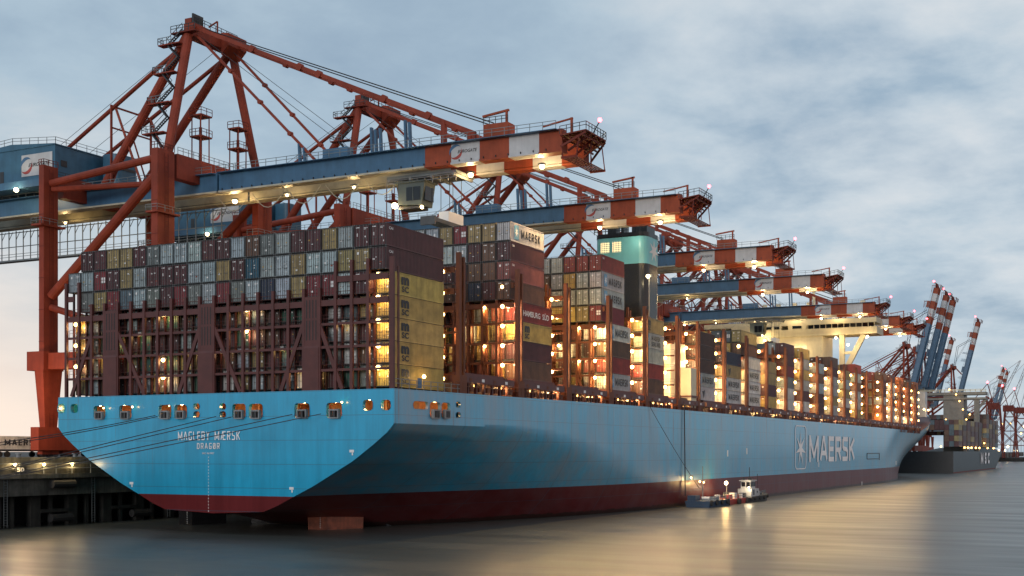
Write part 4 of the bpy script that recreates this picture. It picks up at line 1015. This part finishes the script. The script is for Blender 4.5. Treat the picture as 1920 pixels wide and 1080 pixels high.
    # girders
    for s_ in (-1, 1):
        b = MB('girder'); y = 3.5*s_; b.box((-126, y-.7, 54.9), (-58.2, y+.7, 58)); b.box((-126, y-.9, 54.6), (-58.2, y+.9, 54.89), 'under'); b.box((-126, y-.9*s_, 55.0), (-58.2, y-.72*s_, 57.7), 'under')
        b.box((-125, y+s_*.75, 57.7), (-58.5, y+s_*1.7, 57.8)); b.rails((-125, y+s_*1.7, 57.8), (-58.5, y+s_*1.7, 57.8), 1.1, 2.1)
        b.build('girder', c)
        b = MB('girder'); b.T = TB
        segs = [(-57.8, -16, 'girder', 'under'), (-16, -11.2, 'orange', 'orange'), (-11.2, -6.1, 'white', 'white'), (-6.1, -.95, 'orange', 'orange'), (-.95, 4.15, 'white', 'white'), (4.15, 8.0, 'orange', 'orange')]
        for a, e, m1, m2 in segs:
            if raised and m2 == 'under': m2 = 'girder'
            b.box((a, y-.7, 54.9), (e, y+.7, 58), m1); b.box((a, y-.9, 54.6), (e, y+.9, 54.89), ('girder' if raised else 'under') if m1 == 'girder' else m1); b.box((a+.01, y-.9*s_, 55.0), (e-.01, y-.72*s_, 57.7), m2)
        b.box((-57.5, y+s_*.75, 57.7), (7.5, y+s_*1.7, 57.8)); b.rails((-57.5, y+s_*1.7, 57.8), (7.5, y+s_*1.7, 57.8), 1.1, 2.1)
        for k in range(30): x = -57+k*2.15; b.box((x, y+s_*.72, 54.95), (x+.08, y+s_*.95, 55.25), 'dark')
        if s_ == -1:
            for x, h in ((-41, 3.2), (-40, 2.5), (-26.5, 4.2), (-25.7, 3.8), (-24.8, 3.9), (-20, 4.6), (-19.2, 4.2)): b.beam((x, y, 58), (x-.2, y, 58+h), .35, .5)
            b.box((-36, y-.5, 58), (-31, y+.9, 59.6))
        bo = b.build('boom', c)
        if s_ == -1:
            sgn = put(SW2, 'sign_panel', bo, (0, 0, 0), (1, 0, 0), (0, 0, 1)); p = TB(Vector((-8.65, -4.24, 56.45)))
            if raised: p = TB(Vector((-8.65, -4.24, 56.45))); sgn.matrix_local = Matrix.Translation(p-Vector(org)) @ Matrix.Rotation(ang, 4, 'Y') @ Matrix.Rotation(R(90), 4, 'X')
            else: sgn.location = p-Vector(org)
    b = MB('girder')
    for x in (-125, -112, -98, -84, -72, -59.5): b.box((x, -2.75, 57), (x+1, 2.75, 57.9))
    b.T = TB
    for x in (-56, -44, -32, -21, 6.5): b.box((x, -2.55, 57.2), (x+.8, 2.55, 57.95), 'girder' if x < 0 else 'orange')
    b.build('cross_tie', c)
    # boom tip
    b = MB('dred'); b.T = TB
    b.poly([(8, -4.9, 56.7), (11.4, -3.2, 57.6), (11.4, 3.2, 57.6), (8, 4.9, 56.7)], (0, 0, .2), 0)
    for y in (-4.7, -2.4, 0, 2.4, 4.7): b.beam((8, y, 55.2), (11.3, y*.66, 57.45), .18, .3)
    for k in range(4): x = 8.5+k*.8; b.beam((x, -4.6+k*.4, 56.35+k*.22), (x, 4.6-k*.4, 56.35+k*.22), .16, .26)
    [b.box((8+k*.45, -4.4, 53.6), (8.2+k*.45, 4.4, 53.72)) for k in range(6)]; b.box((8, -4.6, 53.45), (10.6, -4.42, 53.8)); b.box((8, 4.42, 53.45), (10.6, 4.6, 53.8))
    for y in (-4.5, 0, 4.5): b.beam((8.2, y, 53.8), (8.2, y, 56), .14); b.beam((10.5, y, 53.8), (10.5, y*.8, 57), .12)
    for p, q_ in (((8, -4.9, 57), (11.4, -3.2, 57.85)), ((11.4, -3.2, 57.85), (11.4, 3.2, 57.85)), ((8, 4.9, 57), (11.4, 3.2, 57.85))): b.rails(p, q_, 1.1, .9, .04, 'dark')
    tip = b.build('boom_tip_platform', c); b = MB('dred'); b.T = TB
    b.box((-5.6, -4.0, 58), (-1.3, -2.0, 60.1), 'orange'); b.beam((-2.0, -3.2, 60), (-2.0, -3.2, 62.2), .3, .3, 'orange'); b.beam((-6.2, -3.2, 61.6), (-1.6, -3.2, 62.1), .3, .3, 'orange')
    b.beam((4.4, -3.5, 58.8), (9.4, -3.5, 59.5), .22, .22, 'orange'); b.beam((9.2, -3.5, 57.4), (9.2, -3.5, 59.6), .3, .3, 'orange'); b.rails((-5.6, -4.0, 60.1), (-1.3, -4.0, 60.1), 1, 1, .04, 'dark')
    b.build('service_hoist', c)
    b = MB('redlamp'); b.T = TB; b.beam((11.2, -.6, 57.9), (12.2, -.6, 59.4), .12, .12, 'dark'); b.ball((12.3, -.6, 59.7), .34 if not raised else .7); b.build('beacon', tip)
    # forestays
    for s_ in (-1, 1):
        y = 3.5*s_
        if not raised:
            b = MB('red'); b.beam((-63, 4*s_, 83.2), (-7.5, y, 59.2), .38, .62); b.beam((-7.5, y, 59.4), (-7.5, y, 58), .5)
            for f in (.22, .4, .47, .7, .85): p = Vector((-63, 4*s_, 83.2)).lerp(Vector((-7.5, y, 59.2)), f); b.tube(p-Vector((0, .35, 0)), p+Vector((0, .35, 0)), .62, 8)
            b.beam((-13, y, 58), (-13, y, 61.6), .7, .7); b.build('forestay', c)
            b = MB('red'); b.beam((-63, 4*s_, 82.0), (-38, y, 58.3), .28, .40)
            for f in (.3, .55, .8): p = Vector((-63, 4*s_, 82.0)).lerp(Vector((-38, y, 58.3)), f); b.tube(p-Vector((0, .3, 0)), p+Vector((0, .3, 0)), .42, 8)
            b.build('forestay', c)
        else:
            p = TB(Vector((-7.5, y, 59))); q2 = TB(Vector((-38, y, 58.5)))
            b = MB('red'); m_ = Vector((-59.5, 4*s_, 100)); b.beam((-62, 4*s_, 84), m_, .3, .4, 'rope'); b.beam(m_, p, .25, .3, 'rope'); b.beam((-62, 4*s_, 83), q2, .4, .5); b.build('forestay', c)
    b = MB('rope')
    if not raised:
        for y in (-2.2, -1.6, 1.6, 2.2): b.tube((-63.2, y, 83.8), (-4.5, y*1.3, 60.6), .06, 4)
        for y in (-3, 3): b.tube((-63, y, 82.0), (-30, y, 58.4), .045, 4)
    else:
        for y in (-2.2, 2.2): b.tube((-63.2, y, 83.8), TB(Vector((-4.5, y, 60))), .09, 4)
    for y in (-3, 3): b.tube((-66, y, 82), (-100, y, 66), .05, 4)
    b.build('hoist_rope', c)
    # machinery house
    b = MB('house'); b.box((-116, -7, 59.8), (-93.6, 10, 65.9)); b.poly([(-116, -7.15, 65.9), (-93.45, -7.15, 65.9), (-93.45, -7.15, 66.1), (-104.8, -7.15, 67.0), (-116, -7.15, 66.3)], (0, 17.3, 0), 0)
    b.rails((-116, -6.9, 66.3), (-104.8, -6.9, 67), 1.2, 1.9); b.rails((-104.8, -6.9, 67), (-93.6, -6.9, 66.1), 1.2, 1.9); b.rails((-93.6, -6.9, 66.1), (-93.6, 9.9, 66.1), 1.2, 1.9)
    b.box((-117, -8.2, 58.5), (-93, 10.5, 59.79), 'girder'); b.box((-92.9, -8, 59.3), (-91.6, 10, 59.5), 'rail'); b.rails((-91.6, -8, 59.5), (-91.6, 10, 59.5), 1.1, 1.5, .04, 'dark')
    b.box((-93.55, -5.9, 62.3), (-93.5, -4.7, 63.4), 'dark'); b.box((-108, -7.05, 60.2), (-107, -7.01, 62.3), 'dark')
    rbox(b, -92.8, -88.6, 1.5, 6.5, 58.6, 66.0, 1.2, 'house'); b.box((-88.55, 2.2, 63.1), (-88.5, 5.6, 63.6), 'dark')
    mh = b.build('machinery_house', c); put(SW1, 'sign_panel', mh, (-98.2, -7.08, 62.8), (1, 0, 0), (0, 0, 1))
    # cable walkway hanging under the girders
    b = MB('rail'); y = 5.2
    b.box((-128, y-.7, 48.6), (-66, y+.7, 48.9)); b.beam((-128, y, 51.6), (-66, y, 51.6), .14); b.beam((-128, y, 54.4), (-66, y, 54.4), .14)
    for k in range(31):
        x = -128+k*2.06; b.beam((x, y-.6, 48.9), (x, y-.6, 54.6), .13); b.beam((x, y-.6, 52.8), (x+1.1, y-.6, 54.4), .08)
    b.rails((-128, y-.65, 48.9), (-66, y-.65, 48.9), 1.1, 2.06, .04)
    b.build('cable_walkway', c)
    b = MB('rope')
    for x in (-60, -52.5, -45, -37, -29) if not raised else ():
        pts = [Vector((x+7*t, -2.2, 54.4-2.6*math.sin(math.pi*t))) for t in [k/8 for k in range(9)]]; b.path(pts, .07, 5, 'under')
    if b.v: b.build('festoon_cable', c)
    # trolley and cab
    if not raised:
        b = MB('dark'); b.box((-24.5, -2.5, 53.9), (-11.5, 2.5, 54.35), 'rail'); 
        for x in (-24, -20, -16, -12): b.beam((x, -2.6, 53.7), (x, 2.6, 53.7), .35, .4, 'grey')
        b.rails((-24.5, -2.5, 52.7), (-11.5, -2.5, 52.7), 1, 1.4, .05, 'grey'); tr = b.build('trolley', c)
        b = MB('cab'); b.add([(-21.8, -3.2, 49.6), (-17.4, -3.2, 49.3), (-17.4, -.4, 49.3), (-21.8, -.4, 49.6), (-21.8, -3.2, 52.9), (-16.8, -3.2, 52.9), (-16.8, -.4, 52.9), (-21.8, -.4, 52.9)], [(0, 3, 2, 1), (4, 5, 6, 7), (0, 1, 5, 4), (1, 2, 6, 5), (2, 3, 7, 6), (3, 0, 4, 7)])
        b.box((-20.2, -3.26, 50.1), (-17.6, -3.21, 52.2), 'glass'); b.box((-19.0, -3.3, 50.1), (-18.9, -3.25, 52.2)); b.box((-17.1, -2.9, 50.1), (-16.9, -.7, 52.3), 'glass'); b.box((-22.3, -3.5, 52.9), (-16.6, 0, 53.1)); b.box((-21.8, -3.0, 48.9), (-18, -.6, 49.25), 'dark')
        b.build('operator_cab', tr)
        if lights:
            for x, y, z, e in ((-22.6, -3.0, 49.6, 700), (-17.6, -2.8, 49.0, 200)):
                b = MB('lampw'); b.ball((x, y, z), .5 if e > 400 else .28); f = b.build('floodlight', tr); plight(f, (x, y-.8, z-.5), e, (1, .72, .35))
        b = MB('rail'); b.box((-15.3, -6.1, 45.9), (-12.9, 6.1, 46.5), 'bar'); b.box((-15.0, -2, 46.5), (-13.2, 2, 48.2), 'label')
        for y in (-1.6, 1.6):
            for x in (-14.9, -13.3): b.tube((x, y, 48.2), (x, y, 53.8), .06, 4, 'rope')
        for y in (-6, 6): b.box((-15.4, y-.2, 45.4), (-12.8, y+.2, 46.7), 'bar')
        b.build('spreader', tr)
        if lights:
            for x, z, e in ((-47, 54.0, 500), (-33, 54.0, 500), (-10.5, 53.9, 1001), (2.2, 53.9, 2200), (-100, 53.6, 500), (-58.5, 54, 1500)):
                b = MB('lampw'); b.box((x-.5, -.35, z+.3), (x+.5, .35, z+.6), 'grey'); b.ball((x, 0, z+.1), .42 if e > 1000 else .22); f = b.build('floodlight', c); plight(f, (x, 0, z-.5), e, (1, .66, .28), .4)
                if x > 0: spot(f, (x, 0, z-.7), 30000)
            b = MB('lampw'); b.ball((-101.8, -8.4, 58.2), .42); f = b.build('floodlight', c); plight(f, (-101.8, -9.2, 57.9), 600, (1, .8, .45))
            for x, z in ((-57, 16),): f = lamp_at(c, x, -14.5, z, .3, 500)
    return c
CRY = [34.2, 78., 131.8, 175.5, 234.3, 272.2, 296.3]
CLAB = ['nearest red and blue quay crane, its boom over the stern containers', 'second red and blue quay crane from the viewer, boom above the white-topped stack', 'third quay crane, its boom just beyond the light blue funnel',
        'fourth quay crane, its boom tip right of the third over the lit stacks', 'fifth quay crane, boom lowest before the cream deckhouse', 'sixth quay crane, its lit boom tip peeping over the bridge wing', 'seventh quay crane, boom tip rightmost of the lowered ones']
cr = make_crane(False, CLAB[0]); cr.location.y = CRY[0]
for i in range(1, 7):
    c2 = copy_tree(cr); c2.location.y = CRY[i]; c2['label'] = CLAB[i]
    for ch in c2.children:
        if ch.name.startswith('trolley'): ch.location.x += (-48, -16, -30, -12, -36, -20)[i-1]
rc = make_crane(True, 'tallest-looking quay crane with raised boom, leftmost of the upright trio', group='quay cranes with raised booms')
specs = [(-58-0*1., 634., 1., 'x'), (None, 671., 1, 'quay crane with raised striped boom, middle of the upright trio'), (None, 699., 1, 'quay crane with raised striped boom, rightmost of the upright trio'),
         ((1835, 597), None, 1, 'quay crane with raised striped boom standing alone above the white ship tower'), ((1785, 632), None, 1, 'small-looking raised-boom quay crane behind the upright trio'),
         ((1882, 688), None, 1, 'distant raised-boom crane near the right edge, left of a pair'), ((1889, 694), None, 1, 'distant raised-boom crane near the right edge, right of a pair')]
rc.location.y = 634.
TIPX, TIPZ = -42., 122.
for i, (px, y, _, lb) in enumerate(specs[1:]):
    c2 = copy_tree(rc); c2['label'] = lb
    if y: c2.location.y = y
    else:
        x_, y_ = onz(px[0], px[1], TIPZ+1.5); c2.location.x = -76+(x_-TIPX); c2.location.y = y_
#@@REST
# ------------------------------------------------------------ far shore at the right, lattice cranes, lights
b = MB('concd'); b.add([(-61.8, 1120, 4), (1500, 1120, 4), (1500, 9000, 4), (-61.8, 9000, 4), (-61.8, 1120, -1), (1500, 1120, -1)], [(0, 1, 2, 3), (4, 5, 1, 0)]); tag(b.build('far_shore'), kind='structure')
for i, (px, lab) in enumerate(((1866, 'dark red lattice crane with pale jib on the far quay, left one'), (1893, 'dark red lattice crane with tall jib on the far quay, middle one'), (1915, 'dark red lattice crane cut by the right edge of the photo'))):
    t0 = Vector((*onz(px, 858, 4.01), 0)); k = 1180
    Yd = 1180.+60*i; X = (px-1284.3)/FPX*Yd; a, c_ = X-X0, Yd-Y0; x0_, y0_ = a*CA-c_*SA, a*SA+c_*CA
    lc = thing('harbour_crane', (x0_, y0_, 4), lab, 'crane', 'lattice cranes on the far quay')
    b = MB('dred')
    for dx_ in (-9, 9):
        for dy_ in (-8, 8):
            b.beam((x0_+dx_, y0_+dy_, 4), (x0_+dx_*.5, y0_+dy_*.5, 62), 1.2)
    for z in (18, 34, 50):
        for s_ in (-1, 1): w_ = 9-4.5*(z-4)/58; b.beam((x0_-w_, y0_+s_*w_, z), (x0_+w_, y0_+s_*w_, z), .8); b.beam((x0_-w_, y0_+s_*w_, z), (x0_+w_*.8, y0_+s_*w_*.8, z+14), .6); b.beam((x0_+w_, y0_+s_*w_, z), (x0_-w_*.8, y0_+s_*w_*.8, z+14), .6)
    b.build('portal', lc)
    b = MB('grey'); p0, p1 = Vector((x0_, y0_, 56)), Vector((x0_+26-i*6, y0_, 108+6*i))
    for o in ((-1.5, 0), (1.5, 0)):
        b.beam(p0+Vector((o[0]*1.6, 0, 0)), p1+Vector((o[0]*.4, 0, 0)), .5)
    for k in range(14):
        f0, f1 = k/14, (k+1)/14; s_ = 1 if k % 2 else -1
        b.beam(p0.lerp(p1, f0)+Vector((s_*2.2*(1-f0*.7), 0, 0)), p0.lerp(p1, f1)+Vector((-s_*2.2*(1-f1*.7), 0, 0)), .3)
    b.build('jib', lc)
    b = MB('dred'); b.beam((x0_, y0_, 56), (x0_-8, y0_, 84), .9); b.beam((x0_-8, y0_, 84), p1, .25, .25); b.box((x0_-7, y0_-4, 56), (x0_+4, y0_+4, 63)); b.beam((x0_-8, y0_, 84), (x0_-30, y0_, 58), .7); b.build('cabin_and_mast', lc)
    b = MB('redlamp'); b.ball((x0_-8, y0_, 85.5), 1.3); b.build('beacon', lc)
pts = []
for i in range(26):
    px = 1775+i*5.8+random.uniform(-2, 2); hh = random.choice((8, 12, 22, 30, 34, 40)); Yd = random.uniform(1160, 1500)
    X = (px-1284.3)/FPX*Yd; a, c_ = X-X0, Yd-Y0; x0_, y0_ = a*CA-c_*SA, a*SA+c_*CA
    lt = thing('yard_lamp', (x0_, y0_, 4), 'distant yard lamp on a thin mast along the far quay', 'lamp', 'distant yard lamps on the far quay')
    b = MB('grey'); b.tube((x0_, y0_, 4), (x0_, y0_, 4+hh), .25, 5); b.build('mast', lt)
    b = MB('lampw' if i % 3 else 'lamps'); b.ball((x0_, y0_-.5, 4+hh), random.uniform(.7, 1.2)); b.build('lamp_glass', lt)
# ------------------------------------------------------------ left: terminal yard behind the stern
def yard_container(x, y, z, col, label, L=12., txt=None):
    t = thing('shipping_container', (x, y, z), label, 'container', 'containers standing in the yard at the left')
    c = (*COLS[col], 1)
    for nm, me in (('body', body_me), ('door', door_me)):
        o = bpy.data.objects.new(nm, me); COL.objects.link(o); o.parent = t; o.color = c
    if txt: put(block_mesh(txt, 6.4, 1.3, 'blacktxt', .24), 'lettering', t, (x+CWd/2+.03, y+6, z+1.45), (0, 1, 0), (0, 0, 1))
    return t
import itertools
ye = onx(100, 840, -95.8)[0]
yard = [(-97, ye-12, 'white', 'pale container on a low trailer at the left, lettered in black', 'MAERSK'), (-97, ye-25, 'pink maroon', 'pink maroon container on a low trailer at the far left edge', None), (-104, ye+4, 'orange', 'orange container on a low trailer, partly behind the orange crane leg', None)]
for x, y, c, lab, tx in yard:
    tt = yard_container(x, y, 11.4, c, lab, txt=tx); tt.scale = (1, 1, .8)
    tr_ = thing('yard_trailer', (x, y, 10), 'low dark trailer under the '+c+' container at the left', 'trailer', 'yard trailers'); b = MB('dark'); b.box((x-1.2, y, 11.0), (x+1.2, y+12, 11.38)); b.build('chassis', tr_)
    for yy in (2, 3.4, 9.5): 
        for sx in (-1, 1): b = MB('tyre'); b.tube((x+sx*.8, y+yy, 10.5), (x+sx*1.2, y+yy, 10.5), .5, 12); b.build('wheel', tr_)
for k, (x, y, z, c) in enumerate(((-125, -6, 10, 'grey'), (-125, -6, 12.9, 'slate'), (-125, 7, 10, 'grey'), (-125, 7, 12.9, 'slate'), (-125, 20, 10, 'dark brown'), (-125, 20, 12.9, 'grey'))):
    yard_container(x, y, z, c, f"{c} container in the yard row behind the crane leg, {['left', 'left', 'middle', 'middle', 'right', 'right'][k]} pile, {'lower' if k % 2 == 0 else 'upper'}")
sc_ = thing('straddle_carrier', (-118, -4, 10), 'red straddle carrier frame standing at the left edge', 'straddle carrier')
b = MB('red')
for x in (-120.5, -116):
    for y in (-10, -1): b.box((x, y, 11), (x+.6, y+.6, 21.5))
    b.box((x, -10.4, 21.5), (x+.6, 0, 22.4)); b.box((x-.1, -10.6, 10.9), (x+.7, 0, 11.6))
b.box((-121, -6.5, 22.4), (-115, -3.5, 23.4)); b.build('frame', sc_)
b = MB('tyre')
for x in (-120.2, -115.7):
    for y in (-9.5, -7, -3, -.5): b.tube((x-.25, y, 10.7), (x+.25, y, 10.7), .7, 12)
b.build('wheel', sc_)
fm = thing('floodlight_mast', (-150, 20, 10), 'tall yard floodlight mast behind the crane at the left', 'lamp')
b = MB('grey'); b.tube((-150, -10, 10), (-150, -10, 30), .3, 8); b.box((-151.5, -10.5, 30), (-148.5, -9.5, 30.6)); b.build('mast', fm)
b = MB('lampw'); 
for x in (-151, -150, -149): b.ball((x, -10.6, 29.8), .35)
b.build('lamp_glass', fm)
plight(fm, (-86, 4, 17), 4500, (1, .62, .32), 1.0); plight(fm, (-84, 14, 20), 3500, (1, .60, .30), .8)  # lights added without lamps near trailers and crane leg, away from the mast
# ------------------------------------------------------------ mooring lines
def rope_line(p, q, sag, label, r=.055, n=16, name='mooring_line', mt='rope'):
    p, q = Vector(p), Vector(q); b = MB(mt)
    pts = [p.lerp(q, k/n)-Vector((0, 0, sag*4*(k/n)*(1-k/n))) for k in range(n+1)]
    b.path(pts, r, 5); o = b.build(name, origin=tuple(p)); tag(o, label, 'rope', 'mooring lines at the stern' if name == 'mooring_line' else None)
for (px, py), (qx, qy), lab in (((291, 779), (0, 826), 'upper line of the leftmost pair crossing the blue stern'), ((295, 781), (0, 831), 'lower line of the leftmost pair crossing the blue stern'),
                           ((405, 781), (0, 876), 'upper line of the middle pair, leaving the stern left of centre'), ((434, 782), (0, 878.5), 'lower line of the middle pair, leaving the stern left of centre'),
                           ((548, 777), (40, 880), 'long mooring line from the stern port right of centre'), ((602, 776), (40, 884), 'longest mooring line from the rightmost large stern port')):
    x0_, z0_ = ony(px, py, -.9); x1_, z1_ = ony(qx, qy, -25)
    P0 = Vector((x0_, -.9, z0_)); P1 = Vector((x1_, -25, z1_)); d = P1-P0; t_ = (-64-P0.x)/d.x
    P2 = P0+d*max(1.25, t_); 
    rope_line(P0, P2, .35, lab)
rope_line((1.6, onx(1218, 766, 1.6)[0], 19.4), (6, onx(1310, 900, 6)[0], 4), .4, 'thin rope slanting down the ship side towards the workboats', .05, name='rope', )
rope_line((1.75, onx(1283, 769, 1.75)[0], 20.2), (1.95, onx(1285, 925, 1.95)[0], 2.2), 0, 'black hose hanging straight down the ship side', .12, name='hose')
#@@BOATS
# ------------------------------------------------------------ workboats alongside
def boat_hull(b, x0, x1, y0, y1, z0, z1, bow, m, n=8, stern=0.85):
    xc = (x0+x1)/2; hw = (x1-x0)/2; vs = []; L = y1-y0
    prof = [(0, stern), (.08, .95), (.5, 1.), (.7, .96), (.85, .72), (.95, .35), (1, .04)] if bow else [(0, .92), (.04, 1), (.96, 1), (1, .92)]
    for f, w_ in prof:
        for z, k in ((z0, .82), (z1, 1.)): vs += [(xc-hw*w_*k, y0+L*f*(.97+.03*k), z+(.5*f*f if bow and z == z1 else 0)), (xc+hw*w_*k, y0+L*f*(.97+.03*k), z+(.5*f*f if bow and z == z1 else 0))]
    fs = []
    for i in range(len(prof)-1):
        o = 4*i; fs += [(o+1, o+5, o+7, o+3), (o+4, o, o+2, o+6), (o+2, o+3, o+7, o+6), (o, o+4, o+5, o+1)]
    fs += [(0, 1, 3, 2), (4*(len(prof)-1)+1, 4*(len(prof)-1), 4*(len(prof)-1)+2, 4*(len(prof)-1)+3)]
    b.add(vs, fs, m)
bg_ = thing('deck_barge', (5, 94, 0), 'low dark blue deck barge alongside the red waterline, left of the workboat', 'barge')
b = MB('barge'); boat_hull(b, 2.4, 8.2, 89, 100, -.8, 1.25, False, 'barge'); b.build('hull', bg_)
b = MB('barge'); b.box((2.9, 89.6, 1.2), (4.6, 92, 2.3)); b.box((5.8, 94, 1.2), (7.2, 96, 1.9), 'grey'); b.tube((4, 94.5, 1.6), (6.0, 94.9, 1.6), .3, 8, 'label'); b.box((3, 96.5, 1.2), (4.5, 98.5, 1.8), 'eg_blue'); b.rails((8.0, 89.3, 1.25), (8.0, 99.6, 1.25), .9, 1.8, .05); b.build('deck_gear', bg_)
b = MB('tyre')
for y in (89, 92, 95, 98): b.tube((8.1, y, .9), (8.45, y, .9), .55, 12)
b.tube((7, 99.9, .6), (7.9, 100.2, .6), .8, 12); b.build('tyre_fender', bg_)
b = MB('grey'); b.tube((4, 95, 1.7), (4, 95, 8), .1, 6); lm = b.build('mast', bg_)
for x, y, z in ((2.6, 92.5, 5.8), (3.2, 97.5, 4.7), (3.2, 95.5, 4.9)): f = lamp_at(bg_, x, y, z, .2, 90)
pn = thing('work_pontoon', (5, 104, 0), 'red and white work pontoon with crates and one bright lamp', 'pontoon')
b = MB('grey'); boat_hull(b, 3.4, 7.6, 101, 111.5, -.6, 1.1, False, 'eg_red'); b.build('hull', pn)
b = MB('label')
for x, y, s_, m_ in ((4.4, 102, .9, 'label'), (6.3, 104, .9, 'eg_red'), (6.4, 106, 1.2, 'label'), (4.6, 107.5, 1.3, 'bar'), (6.3, 108.6, .8, 'eg_red'), (6.6, 110, .9, 'label')): b.box((x-s_/2, y-s_/2, 1.1), (x+s_/2, y+s_*.6, 1.1+s_), m_)
b.rails((7.4, 101.4, 1.1), (7.4, 111, 1.1), 1, 1.5, .04); b.build('crate', pn)
b = MB('tyre'); b.tube((7.6, 106, .5), (8.1, 106, .5), .75, 12); b.build('tyre_fender', pn)
b = MB('grey'); b.tube((5.5, 104.6, 1.1), (5.5, 104.6, 4.2), .07, 6); b.build('mast', pn)
b = MB('lampw'); b.ball((5.5, 104.4, 4.4), .42); f = b.build('floodlight', pn); plight(f, (5.7, 103.6, 4.4), 900, (1, .62, .22))
tg = thing('tug_boat', (6, 118, 0), 'small dark workboat with a white wheelhouse and mast at the ship side', 'boat')
b = MB('dark'); boat_hull(b, 3.6, 8.6, 111, 127.5, -.8, 1.5, True, 'dark'); b.build('hull', tg)
b = MB('grey2'); b.box((4.4, 114.2, 1.5), (7.8, 119.2, 3.6)); b.box((4.9, 114.8, 3.6), (7.3, 118.0, 5.7)); b.box((4.6, 114.4, 5.7), (7.6, 118.4, 5.95)); b.box((4.6, 119.2, 1.5), (7.4, 121, 2.8)); wh = b.build('wheelhouse', tg)
b = MB('glass'); 
for y in (115.0, 116.1, 117.2): b.box((7.3, y, 4.2), (7.36, y+.8, 5.4))
for x in (5.1, 6.3): b.box((x, 114.74, 4.2), (x+.9, 114.8, 5.4))
b.box((7.8, 115.4, 1.9), (7.86, 116.1, 3.4)); b.tube((7.75, 118, 2.7), (7.88, 118, 2.7), .3, 10); b.build('window', wh)
b = MB('dark'); b.tube((6, 117.6, 5.9), (6, 117.6, 9.4), .08, 6); b.tube((7.5, 119, 3), (7.5, 119, 7.6), .06, 6); b.beam((4.8, 116.5, 6.6), (7.4, 116.5, 6.6), .12); b.box((5, 115.2, 6.0), (5.6, 115.7, 6.5)); b.box((6.4, 115.6, 6.0), (7.1, 116.2, 6.6)); b.box((5.4, 112, 1.5), (6.8, 113.4, 2.6)); b.tube((5, 123, 1.9), (7, 123, 1.9), .4, 8); b.box((5.3, 121.6, 1.6), (7, 122.3, 2.4)); b.rails((7.9, 119.6, 1.9), (7.0, 126, 2.1), .8, 1, .04); b.build('deck_gear', tg)
b = MB('tyre')
for y in (112.5, 115, 118, 121): b.tube((8.3, y, 1.0), (8.75, y, 1.0), .5, 12)
for a_ in range(5): b.tube((8.0-a_*.45, 123.5+a_*.9, 1.3), (8.35-a_*.45, 123.9+a_*.9, 1.3), .5, 12)
b.build('tyre_fender', tg)
b = MB('lampw'); b.ball((7.2, 114.0, 4.0), .2); f = b.build('floodlight', tg); plight(f, (7.6, 113.2, 4.0), 320, (1, .8, .5))
tg.scale = (.92, 1, .80)
print('containers', ncont, 'far', len(stuffspec))
